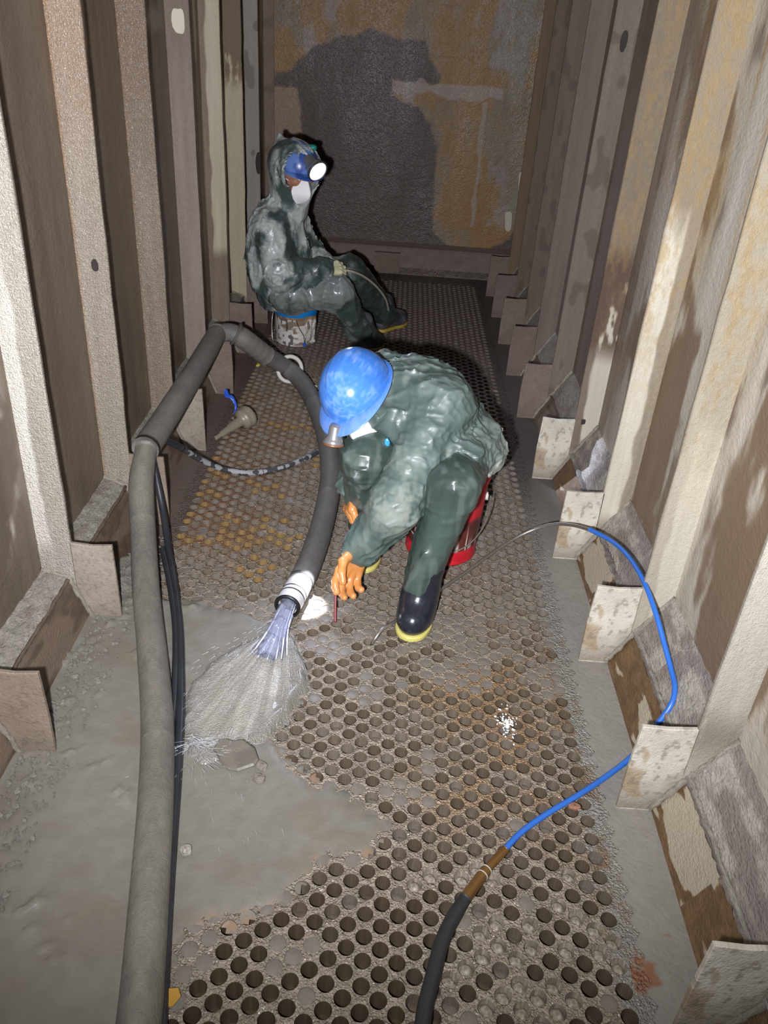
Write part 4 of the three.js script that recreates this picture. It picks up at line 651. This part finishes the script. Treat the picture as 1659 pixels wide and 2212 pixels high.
function bootGeo(ankle, toe, top, colorFn) { // rubber boot: shaft from top to ankle, foot to toe; returns [upper, sole]
  const dx = toe[0] - ankle[0], dz = toe[2] - ankle[2], L = Math.hypot(dx, dz), fx = dx / L, fz = dz / L, base = toe[1];
  const heel = [ankle[0] - fx * 0.045, base + 0.042, ankle[2] - fz * 0.045], ball = [toe[0] - fx * 0.085, base + 0.045, toe[2] - fz * 0.085], tip = [toe[0] - fx * 0.047, base + 0.044, toe[2] - fz * 0.047], ank = [ankle[0], base + 0.10, ankle[2]];
  const f = (x, y, z) => { let d = cap(x, y, z, heel, ball, 0.040, 0.046); d = smin(d, cap(x, y, z, ball, tip, 0.047, 0.046), 0.03); d = smin(d, cap(x, y, z, ank, ball, 0.05, 0.042), 0.05); d = smin(d, cap(x, y, z, ank, top, 0.05, 0.06), 0.05); d = smax(d, base + 0.012 - y, 0.008); return d - 0.0025 * (n3(x * 30, y * 30, z * 30) - 0.5); };
  const lo = [Math.min(heel[0], toe[0], top[0]) - 0.1, base - 0.01, Math.min(heel[2], toe[2], top[2]) - 0.1], hi = [Math.max(heel[0], toe[0], top[0]) + 0.1, top[1] + 0.08, Math.max(heel[2], toe[2], top[2]) + 0.1];
  const fs = (x, y, z) => { let d = cap(x, base + 0.03, z, [heel[0], base + 0.03, heel[2]], [ball[0], base + 0.03, ball[2]], 0.044, 0.051); d = smin(d, cap(x, base + 0.03, z, [ball[0], base + 0.03, ball[2]], [tip[0], base + 0.03, tip[2]], 0.052, 0.051), 0.03); return smax(d, Math.max(y - base - 0.02, base - 0.001 - y), 0.004); };
  return [netMesh(f, lo, hi, 0.006, colorFn), netMesh(fs, [lo[0], base - 0.02, lo[2]], [hi[0], base + 0.04, hi[2]], 0.0045)];
}
function lampUnit(root, pos, dir, sc, rim) { // headlamp: housing, bezel, lens with its light
  const q = new THREE.Quaternion().setFromUnitVectors(V(0, 1, 0), V(...dir).normalize()), put = g => { g.scale(sc, sc, sc); g.applyQuaternion(q); g.translate(...pos); return g; };
  const h = mesh('headlamp', put(lathe([[0, -0.052], [0.016, -0.05], [0.02, -0.04], [0.021, -0.012], [0.028, -0.002], [0.031, 0.004], [0.031, 0.012], [0.029, 0.0135]], 28)), std({ color: rgb(150, 152, 156), roughness: 0.3, metalness: 0.6 }), root);
  mesh('bezel', put(new THREE.TorusGeometry(0.0305, 0.0032, 10, 32).rotateX(Math.PI / 2).translate(0, 0.012, 0)), rim, h);
  return [h, put];
}
const mSkin = std({ vertexColors: true, roughness: 0.55 });
// ------------------------------------------------------------------ worker bent over the tubes
{
  const w = thing('person', 'worker in a blue helmet and wet green raincoat bending over from a red pail', 'person', [0, 0, 0]);
  const G1 = [68, 84, 80], G2 = [90, 106, 101], MUD = [158, 158, 148];
  const J = { pel: [0.235, 0.46, -2.62], mid: [0.172, 0.515, -2.62], che: [0.115, 0.605, -2.55], nek: [0.03, 0.655, -2.49], shL: [0.172, 0.655, -2.42], shR: [-0.015, 0.63, -2.68], elL: [0.045, 0.405, -2.185], wrL: [-0.052, 0.225, -2.225], elR: [-0.055, 0.42, -2.60], wrR: [-0.098, 0.335, -2.44], hipL: [0.275, 0.45, -2.55], knL: [0.222, 0.48, -2.215], anL: [0.145, 0.12, -2.155], hipR: [0.17, 0.45, -2.67], knR: [-0.058, 0.49, -2.345], anR: [-0.045, 0.12, -2.50] };
  const C = [0.04, 0.39, 0.92], Yc = [-0.0705, 0.8546, -0.5145], Xc = [0.9975, 0.0626, -0.0327];
  const up = norm(add(add(C.map(v => v * 0.64), Yc, 0.62), Xc, -0.45)), lk = add(add(C.map(v => v * 0.55), Xc, -0.35), Yc, -0.75), head = [-0.088, 0.665, -2.43], HM = frameMatrix(head, up, lk);
  const coat = (x, y, z) => {
    let d = cap(x, y, z, J.pel, J.mid, 0.128, 0.138); d = smin(d, cap(x, y, z, J.mid, J.che, 0.138, 0.132), 0.06); d = smin(d, cap(x, y, z, J.che, J.nek, 0.13, 0.085), 0.06);
    d = smin(d, cap(x, y, z, J.shR, J.shL, 0.08, 0.085), 0.08);
    d = smin(d, cap(x, y, z, [0.19, 0.57, -2.50], [0.25, 0.46, -2.56], 0.10, 0.105), 0.06);
    d = smin(d, cap(x, y, z, J.shL, J.elL, 0.092, 0.074), 0.045); d = smin(d, cap(x, y, z, J.elL, J.wrL, 0.072, 0.06), 0.04);
    d = smin(d, cap(x, y, z, J.shR, J.elR, 0.08, 0.066), 0.05); d = smin(d, cap(x, y, z, J.elR, J.wrR, 0.064, 0.055), 0.03);
    // hem: skirts over the thigh and out behind the seat
    d = smin(d, cap(x, y, z, [0.29, 0.47, -2.58], [0.372, 0.395, -2.60], 0.085, 0.035), 0.05);
    d = smin(d, cap(x, y, z, [0.31, 0.47, -2.50], [0.255, 0.52, -2.325], 0.10, 0.058), 0.05);
    // bunched collar below the chin
    d = smin(d, cap(x, y, z, [-0.02, 0.62, -2.38], [0.05, 0.60, -2.40], 0.05, 0.06), 0.05);
    const arm = Math.min(cap(x, y, z, J.shL, J.elL, 0.09, 0.07), cap(x, y, z, J.elL, J.wrL, 0.07, 0.06));
    const k = sst(0.05, -0.01, arm);
    d += folds(x, y, z, [0.78, 0.58, 0.2], 15, 3, -0.014) * (1 - k) + folds(x, y, z, [0.75, 0.1, 0.65], 17, 8, -0.012) * k + crumple(x, y, z, 2, 0.005);
    d = smax(d, -(cap(x, y, z, add(J.wrL, [-0.05, -0.075, -0.015]), add(J.wrL, [-0.012, -0.03, -0.005]), 0.055, 0.045)), 0.006);
    d = smax(d, 0.33 - y + 0.02 * n3(x * 20, y * 3, z * 20) + (arm < 0.03 ? -0.3 : 0) + (cap(x, y, z, J.elR, J.wrR, 0.07, 0.06) < 0.03 ? -0.2 : 0), 0.02);
    return d;
  };
  const coatCol = (x, y, z, nx, ny, nz) => {
    let c = mix3(G1, G2, n3(x * 9, y * 9, z * 9)); const f = n3(x * 90, y * 90, z * 90), fl = n3(x * 40, y * 14, z * 40);
    c = mix3(c, [122, 134, 128], sst(0.5, 0.75, n3(x * 16 + 3, y * 16, z * 16) * 0.6 + fl * 0.45) * 0.55);
    const arm = cap(x, y, z, add(J.shL, [-0.09, -0.17, 0.14]), J.elL, 0.06, 0.08); c = mix3(c, MUD, sst(0.045, -0.03, arm) * sst(0.32, 0.58, 0.55 * n3(x * 30, y * 12, z * 30) + 0.45 * f) * 0.9);
    const hem = cap(x, y, z, [0.20, 0.48, -2.38], [0.36, 0.42, -2.56], 0.05, 0.06); c = mix3(c, [186, 187, 178], sst(0.10, 0.03, hem) * sst(0.2, 0.5, 0.5 * n3(x * 24, y * 24, z * 24) + 0.5 * f) * 0.85);
    return c;
  };
  const mCoat = phys({ vertexColors: true, roughness: 0.48, clearcoat: 0.14, clearcoatRoughness: 0.2 });
  const coatMesh = mesh('raincoat', netMesh(coat, [-0.28, 0.1, -2.95], [0.52, 0.88, -2.05], 0.005, coatCol), mCoat, w); coatMesh.userData.label = 'wet green raincoat with muddy left sleeve';
  mesh('chest_badge', blob(0.009, 0.016, 0.006, 0.2, 4, 1).translate(0.005, 0.556, -2.325), std({ color: rgb(60, 150, 210), roughness: 0.3 }), coatMesh);
  // trousers
  const tr = (x, y, z) => {
    let L = cap(x, y, z, J.hipL, J.knL, 0.10, 0.077); L = smin(L, cap(x, y, z, J.knL, add(J.anL, [0, 0.03, 0]), 0.077, 0.052), 0.03);
    let R = cap(x, y, z, J.hipR, J.knR, 0.1, 0.082); R = smin(R, cap(x, y, z, J.knR, add(J.anR, [0, 0.0, 0]), 0.082, 0.06), 0.03);
    let d = smin(L, R, 0.02); d = smin(d, cap(x, y, z, J.hipL, J.hipR, 0.11, 0.11), 0.05);
    d = smax(d, 0.362 - y - (cap(x, y, z, [0.235, 0.0, -2.6], [0.235, 0.36, -2.6], 0.16, 0.16) < 0 ? 0 : 1), 0.01);
    return d + folds(x, y, z, y < 0.42 ? [0.2, 0.95, 0] : [0.1, 0.2, 0.97], 13, 5, -0.009) + crumple(x, y, z, 4, 0.004);
  };
  mesh('trousers', netMesh(tr, [-0.25, 0.02, -2.86], [0.46, 0.66, -2.02], 0.0066, (x, y, z) => { let c = mix3([48, 61, 57], [70, 86, 80], n3(x * 10, y * 10, z * 10)); c = mix3(c, [92, 104, 98], sst(0.62, 0.78, n3(x * 50, y * 9, z * 50)) * 0.6); return mix3(c, [120, 122, 114], sst(0.08, 0.0, cap(x, y, z, [0.31, 0.53, -2.5], [0.36, 0.46, -2.56], 0.04, 0.05)) * n3(x * 60, y * 60, z * 60)); }), phys({ vertexColors: true, roughness: 0.33, clearcoat: 0.4, clearcoatRoughness: 0.15 }), w);
  const navy = () => [30, 33, 42], mBoot = phys({ vertexColors: true, roughness: 0.28, clearcoat: 0.5, clearcoatRoughness: 0.15 }), mSole = std({ color: rgb(190, 182, 104), roughness: 0.5 });
  for (const [a, t, top] of [[[0.148, 0.1, -2.165], [0.116, 0.004, -2.030], [0.16, 0.2, -2.17]], [[-0.04, 0.1, -2.52], [-0.055, 0.004, -2.385], [-0.045, 0.2, -2.51]]]) { const [u, s] = bootGeo(a, t, top, navy), b = mesh('rubber_boot', u, mBoot, w); mesh('sole', s, mSole, b); }
  // body under the clothes, with the head
  const body = (x, y, z) => { let d = cap(x, y, z, J.pel, J.mid, 0.115, 0.11); d = smin(d, cap(x, y, z, J.mid, J.che, 0.11, 0.10), 0.05); d = smin(d, cap(x, y, z, J.che, head, 0.08, 0.05), 0.05); d = smin(d, cap(x, y, z, J.shL, J.shR, 0.05, 0.05), 0.05); for (const [a, b, c, r] of [['shL', 'elL', 'wrL', 0.042], ['shR', 'elR', 'wrR', 0.04], ['hipL', 'knL', 'anL', 0.056], ['hipR', 'knR', 'anR', 0.056]]) { d = smin(d, cap(x, y, z, J[a], J[b], r * 1.15, r), 0.03); d = smin(d, cap(x, y, z, J[b], J[c], r, r * 0.75), 0.02); } return d; };
  const bg = netMesh(body, [-0.25, 0.05, -2.85], [0.45, 0.8, -2.05], 0.013, () => [176, 132, 108]), hg = headGeo([168, 118, 92], [184, 134, 106]); hg.applyMatrix4(HM);
  mesh('body', mergeGeometries([bg, hg]), mSkin, w);
  // helmet, mask, lamp
  const scuffW = (x, y, z) => { const f = n3(x * 34 + 4, y * 34, z * 34), g = n3(x * 150, y * 150, z * 60); let c = mix3([54, 110, 198], [76, 132, 214], n3(x * 12, y * 12, z * 12)); c = mix3(c, [138, 166, 222], sst(0.4, 0.8, f * 0.5 + g * 0.5) * 0.6 * sst(-0.12, 0.03, x + 0.4 * z)); return mix3(c, [110, 140, 206], y < 0.032 ? 0.55 : 0); };
  const mHelm = std({ vertexColors: true, roughness: 0.22 });
  helmetParts(w, HM, mHelm, scuffW).userData.label = 'scuffed blue helmet shell';
  const mMask = std({ color: rgb(236, 236, 238), roughness: 0.85 });
  mesh('respirator', maskGeo(HM), mMask, w);
  const copper = std({ color: rgb(196, 128, 92), roughness: 0.3, metalness: 0.7 }), lp = [-0.160, 0.573, -2.285], spot = [-0.223, 0.0, -2.18], ld = norm(add(spot, lp, -1));
  const [hl, put] = lampUnit(w, lp, ld, 1, copper);
  mesh('lens', put(lathe([[0, 0.0125], [0.02, 0.0125], [0.029, 0.0115]], 24)), new THREE.MeshStandardMaterial({ color: rgb(230, 236, 250), emissive: rgb(226, 234, 255), emissiveIntensity: 1.2, roughness: 0.2 }), hl);
  const hs = new THREE.SpotLight(0xe4ecff, LAMP1, 0, 0.125, 0.5, 2); hs.position.set(...add(lp, ld, 0.022)); hs.target.position.set(...spot); hs.castShadow = true; hs.shadow.radius = 0.6; scene.add(hs, hs.target);
  const hw = new THREE.SpotLight(0xd8e2ff, LAMP1 * 0.03, 0, 0.62, 1.0, 2); hw.position.set(...add(lp, ld, 0.024)); hw.target.position.set(-0.26, 0, -1.98); hw.castShadow = true; scene.add(hw, hw.target);
  const st = (x, y, z) => V(x, y, z).applyMatrix4(HM).toArray();
  mesh('lamp_strap', tube([add(lp, ld, -0.03), st(-0.02, 0.0, 0.135), st(-0.08, 0.01, 0.075), st(-0.1, 0.02, 0.0)], 0.008, 30, 8, { flat: 0.4 }), mBlackRubber, hl);
  // gloves
  const orange = (x, y, z) => mix3([186, 120, 62], [204, 142, 86], n3(x * 40, y * 40, z * 40));
  const mGlove = std({ vertexColors: true, roughness: 0.35 });
  const gl = mesh('glove', gloveGeo(J.wrL, [-0.062, -0.135, 0.06], [0.55, 0.25, 0.75], 1, [0.45, 0.5, 0.55, 0.6], 0.1, [0.35, 0.3], 0.0125, orange, 0.03, 1.12), mGlove, w); gl.userData.label = 'wet orange rubber glove';
  mesh('glove', gloveGeo(J.wrR, [-0.01, -0.10, 0.09], [0.6, 0.3, -0.5], 1, [0.7, 0.75, 0.8, 0.85], 0.04, [0.4, 0.3], 0.0125, orange, 0.03, 1.05), mGlove, w);
}
{ const m = mesh('scraper_rod', tube([[-0.128, 0.095, -2.165], [-0.126, 0.05, -2.135], [-0.122, 0.004, -2.10]], 0.005, 20, 8), std({ color: rgb(112, 40, 44), roughness: 0.4 })); tag(m, 'short dark red rod held in the orange glove over the tubes', 'rod'); }

// ------------------------------------------------------------------ worker seated at the back
{
  const w = thing('person', 'seated worker in a hooded mud-streaked raincoat with a shining headlamp and white mask', 'person', [0, 0, 0]);
  const J = { pel: [-0.625, 0.37, -4.68], mid: [-0.675, 0.53, -4.67], che: [-0.685, 0.67, -4.67], nek: [-0.645, 0.80, -4.66], shN: [-0.70, 0.695, -4.52], shF: [-0.64, 0.695, -4.85], elN: [-0.63, 0.48, -4.44], wrN: [-0.405, 0.492, -4.555], elF: [-0.53, 0.49, -4.93], wrF: [-0.40, 0.455, -4.74], hipN: [-0.60, 0.345, -4.575], knN: [-0.325, 0.375, -4.535], anN: [-0.175, 0.09, -4.665], hipF: [-0.58, 0.345, -4.78], knF: [-0.28, 0.40, -4.90], anF: [-0.06, 0.10, -5.06] };
  const head = [-0.578, 0.962, -4.63], up = [0.05, 1, 0.10], lk = [0.66, -0.16, 0.72], HM = frameMatrix(head, up, lk), inv = HM.clone().invert(), t = V(0, 0, 0);
  const hoodField = (x, y, z) => {
    t.set(x, y, z).applyMatrix4(inv); const a = t.x, b = t.y, c = t.z;
    let d = ell(a, b, c, [0, 0.035, -0.005], [0.134, 0.136, 0.162]);
    d = smin(d, cap(a, b, c, [0, 0.10, -0.12], [0, 0.145, -0.155], 0.04, 0.016), 0.04);
    d = smin(d, cap(a, b, c, [0, -0.06, -0.02], [0, -0.19, -0.02], 0.112, 0.10), 0.06);
    d += folds(x, y, z, [0.1, 0.95, 0.1], 13, 12, -0.010);
    const inner = ell(a, b, c, [0, 0.03, 0.01], [0.126, 0.128, 0.158]); d = smax(d, -Math.min(inner, cap(a, b, c, [0, -0.01, 0.05], [0, -0.09, 0.13], 0.076, 0.07)), 0.006);
    d = smax(d, -ell(a, b, c, [0, -0.03, 0.17], [0.104, 0.115, 0.13]), 0.008);
    return d;
  };
  const mudCol = (x, y, z) => { const f = n3(x * 110, y * 110, z * 110), g = n3(x * 8 + 2, y * 7, z * 8), h = n3(x * 19, y * 15, z * 19); let c = mix3([54, 65, 64], [76, 88, 86], n3(x * 12, y * 12, z * 12)); return mix3(c, mix3([158, 164, 162], [190, 194, 191], f), sst(0.35, 0.53, g * 0.6 + h * 0.4 + 0.08 * (f - 0.5)) * 0.9); };
  const coat = (x, y, z) => {
    let d = cap(x, y, z, J.pel, J.mid, 0.165, 0.16); d = smin(d, cap(x, y, z, J.mid, J.che, 0.16, 0.14), 0.07); d = smin(d, cap(x, y, z, J.che, J.nek, 0.125, 0.075), 0.06); d = smin(d, cap(x, y, z, J.shN, J.shF, 0.08, 0.08), 0.08);
    d = smin(d, cap(x, y, z, [-0.70, 0.42, -4.66], [-0.66, 0.33, -4.66], 0.13, 0.13), 0.06);
    d = smin(d, cap(x, y, z, J.shN, J.elN, 0.086, 0.078), 0.045); d = smin(d, cap(x, y, z, J.elN, J.wrN, 0.076, 0.056), 0.05); d = smin(d, cap(x, y, z, J.shF, J.elF, 0.082, 0.072), 0.05); d = smin(d, cap(x, y, z, J.elF, J.wrF, 0.07, 0.052), 0.03);
    d = smin(d, cap(x, y, z, [-0.61, 0.38, -4.58], [-0.47, 0.40, -4.56], 0.11, 0.09), 0.05);
    const armN = Math.min(cap(x, y, z, J.shN, J.elN, 0.086, 0.078), cap(x, y, z, J.elN, J.wrN, 0.076, 0.056)), k = sst(0.05, -0.01, armN); d += folds(x, y, z, [0.35, 0.92, 0.1], 16, 21, -0.018) * (1 - k) + folds(x, y, z, [0.75, 0.3, 0.5], 16, 25, -0.015) * k + crumple(x, y, z, 6, 0.006);
    d = smax(d, 0.228 - y + 0.03 * (n3(x * 18, 0, z * 18) - 0.5), 0.012);
    return d;
  };
  const cg = netMesh(coat, [-0.96, 0.16, -5.08], [-0.28, 0.92, -4.3], 0.0068, mudCol), hg0 = netMesh(hoodField, [-0.86, 0.7, -4.9], [-0.36, 1.2, -4.38], 0.0062, mudCol);
  const mCoat = phys({ vertexColors: true, roughness: 0.45, clearcoat: 0.35, clearcoatRoughness: 0.25 });
  const cm = mesh('raincoat', cg, mCoat, w); mesh('hood', hg0, mCoat, cm);
  const tr = (x, y, z) => {
    let N = cap(x, y, z, J.hipN, J.knN, 0.11, 0.088); N = smin(N, cap(x, y, z, J.knN, J.anN, 0.086, 0.07), 0.03); let F = cap(x, y, z, J.hipF, J.knF, 0.11, 0.088); F = smin(F, cap(x, y, z, J.knF, J.anF, 0.088, 0.072), 0.03);
    let d = smin(N, F, 0.02); d = smin(d, cap(x, y, z, J.hipN, J.hipF, 0.11, 0.11), 0.05);
    d = smax(d, 0.233 - y - (cap(x, y, z, [-0.585, 0, -4.76], [-0.585, 0.24, -4.76], 0.18, 0.18) < 0 ? 0 : 1), 0.01);
    return d + folds(x, y, z, [0.6, -0.75, 0], 11, 31, -0.013) + crumple(x, y, z, 7, 0.006);
  };
  mesh('trousers', netMesh(tr, [-0.8, 0.01, -5.2], [0.06, 0.55, -4.4], 0.0078, (x, y, z) => { const c = mudCol(x + 3, y, z), f = n3(x * 100, y * 100, z * 100), k = sst(-0.36, -0.25, x) * sst(-4.8, -4.86, z); return mix3(c, mix3([38, 47, 45], [58, 68, 65], f), Math.max(k, 0.45)); }), phys({ vertexColors: true, roughness: 0.3, clearcoat: 0.6, clearcoatRoughness: 0.15 }), w);
  const mBoot = phys({ vertexColors: true, roughness: 0.35, clearcoat: 0.4 }), mSole = std({ color: rgb(170, 142, 60), roughness: 0.55 });
  for (const [a, tt, top] of [[[-0.16, 0.1, -4.68], [-0.06, 0.004, -4.76], [-0.18, 0.18, -4.66]], [[-0.05, 0.1, -5.075], [0.065, 0.004, -5.235], [-0.07, 0.18, -5.055]]]) { const [u, s] = bootGeo(a, tt, top, (x, y, z) => mix3([44, 48, 52], [96, 100, 106], n3(x * 30, y * 30, z * 30))), b = mesh('rubber_boot', u, mBoot, w); mesh('sole', s, mSole, b); }
  const body = (x, y, z) => { let d = cap(x, y, z, J.pel, J.mid, 0.12, 0.11); d = smin(d, cap(x, y, z, J.mid, J.che, 0.11, 0.1), 0.05); d = smin(d, cap(x, y, z, J.che, head, 0.08, 0.05), 0.05); d = smin(d, cap(x, y, z, J.shN, J.shF, 0.05, 0.05), 0.05); for (const [a, b, c, r] of [['shN', 'elN', 'wrN', 0.042], ['shF', 'elF', 'wrF', 0.04], ['hipN', 'knN', 'anN', 0.056], ['hipF', 'knF', 'anF', 0.056]]) { d = smin(d, cap(x, y, z, J[a], J[b], r * 1.15, r), 0.03); d = smin(d, cap(x, y, z, J[b], J[c], r, r * 0.75), 0.02); } return d; };
  const hg = headGeo([150, 104, 84], [172, 122, 100]); hg.applyMatrix4(HM);
  mesh('body', mergeGeometries([netMesh(body, [-0.9, 0.02, -5.2], [0.05, 0.95, -4.35], 0.013, () => [176, 132, 108]), hg]), mSkin, w);
  helmetParts(w, frameMatrix(add(head, [0, 0.014, 0]), up, lk), std({ vertexColors: true, roughness: 0.3 }), (x, y, z) => mix3([48, 78, 150], [96, 124, 186], sst(0.4, 0.7, n3(x * 30, y * 30, z * 30)))).userData.label = 'blue helmet inside the hood';
  const mMask = std({ color: rgb(238, 238, 240), roughness: 0.85 });
  mesh('respirator', maskGeo(HM), mMask, w);
  const L = (x, y, z) => V(x, y, z).applyMatrix4(HM).toArray();
  for (const s of [-1, 1]) mesh('mask_strap', tube([L(s * 0.05, -0.03, 0.075), L(s * 0.073, -0.01, 0.04), L(s * 0.084, 0.0, -0.01)], 0.0022, 14, 6), mMask, w);
  const lp = L(0.0, 0.083, 0.172), aim = [0.83, 0.12, -3.12], ld = norm(add(aim, lp, -1));
  const [hl, put] = lampUnit(w, lp, ld, 1.75, std({ color: rgb(60, 60, 64), roughness: 0.4 }));  // headlamp built oversized so the lens covers its glare disc
  mesh('lens', put(lathe([[0, 0.0165], [0.018, 0.0155], [0.029, 0.0115]], 28)), new THREE.MeshStandardMaterial({ color: rgb(240, 244, 255), emissive: rgb(236, 242, 255), emissiveIntensity: 9, roughness: 0.2 }), hl);
  const hs = new THREE.SpotLight(0xdde4ff, LAMP2, 0, 0.10, 0.7, 2); hs.position.set(...add(lp, ld, 0.026)); hs.target.position.set(...aim); hs.castShadow = true; scene.add(hs, hs.target);
  const hw = new THREE.SpotLight(0xdde2ff, LAMP2 * 0.06, 0, 1.1, 1.0, 2); hw.position.set(...add(lp, ld, 0.026)); hw.target.position.set(...aim); hw.castShadow = true; scene.add(hw, hw.target);
  mesh('teal_cap', blob(0.03, 0.016, 0.024, 0.15, 3, 2).translate(...L(0.06, 0.145, 0.045)), std({ color: rgb(30, 128, 120), roughness: 0.5 }), hl);
  const cream = (x, y, z) => mix3([188, 184, 150], [214, 210, 178], n3(x * 50, y * 50, z * 50)), mGlove = std({ vertexColors: true, roughness: 0.6 });
  mesh('glove', gloveGeo(J.wrN, [0.12, 0.004, -0.075], [-0.2, -0.9, -0.55], 1, [0.62, 0.66, 0.7, 0.74], 0.03, [0.5, 0.35], 0.0115, cream, 0.04, 1.08), mGlove, w);
  mesh('glove', gloveGeo(J.wrF, [0.08, -0.01, 0.10], [0.3, -0.8, 0.3], -1, [0.6, 0.65, 0.7, 0.7], 0.03, [0.5, 0.35], 0.0115, cream, 0.04, 1.0), mGlove, w);
}
{ const m = mesh('thin_hose', tube([[-0.40, 0.43, -4.70], [-0.35, 0.465, -4.645], [-0.30, 0.475, -4.635], [-0.25, 0.468, -4.64], [-0.19, 0.43, -4.70], [-0.12, 0.355, -4.79], [-0.06, 0.25, -4.90], [-0.035, 0.13, -5.0], [-0.03, 0.03, -5.06], [-0.03, -0.03, -5.075]], 0.0068, 70, 10), std({ color: rgb(150, 142, 128), roughness: 0.4 })); tag(m, 'thin grey hose arching from the seated worker\'s cream glove down to the floor', 'hose'); }
renderer.render(scene, camera);
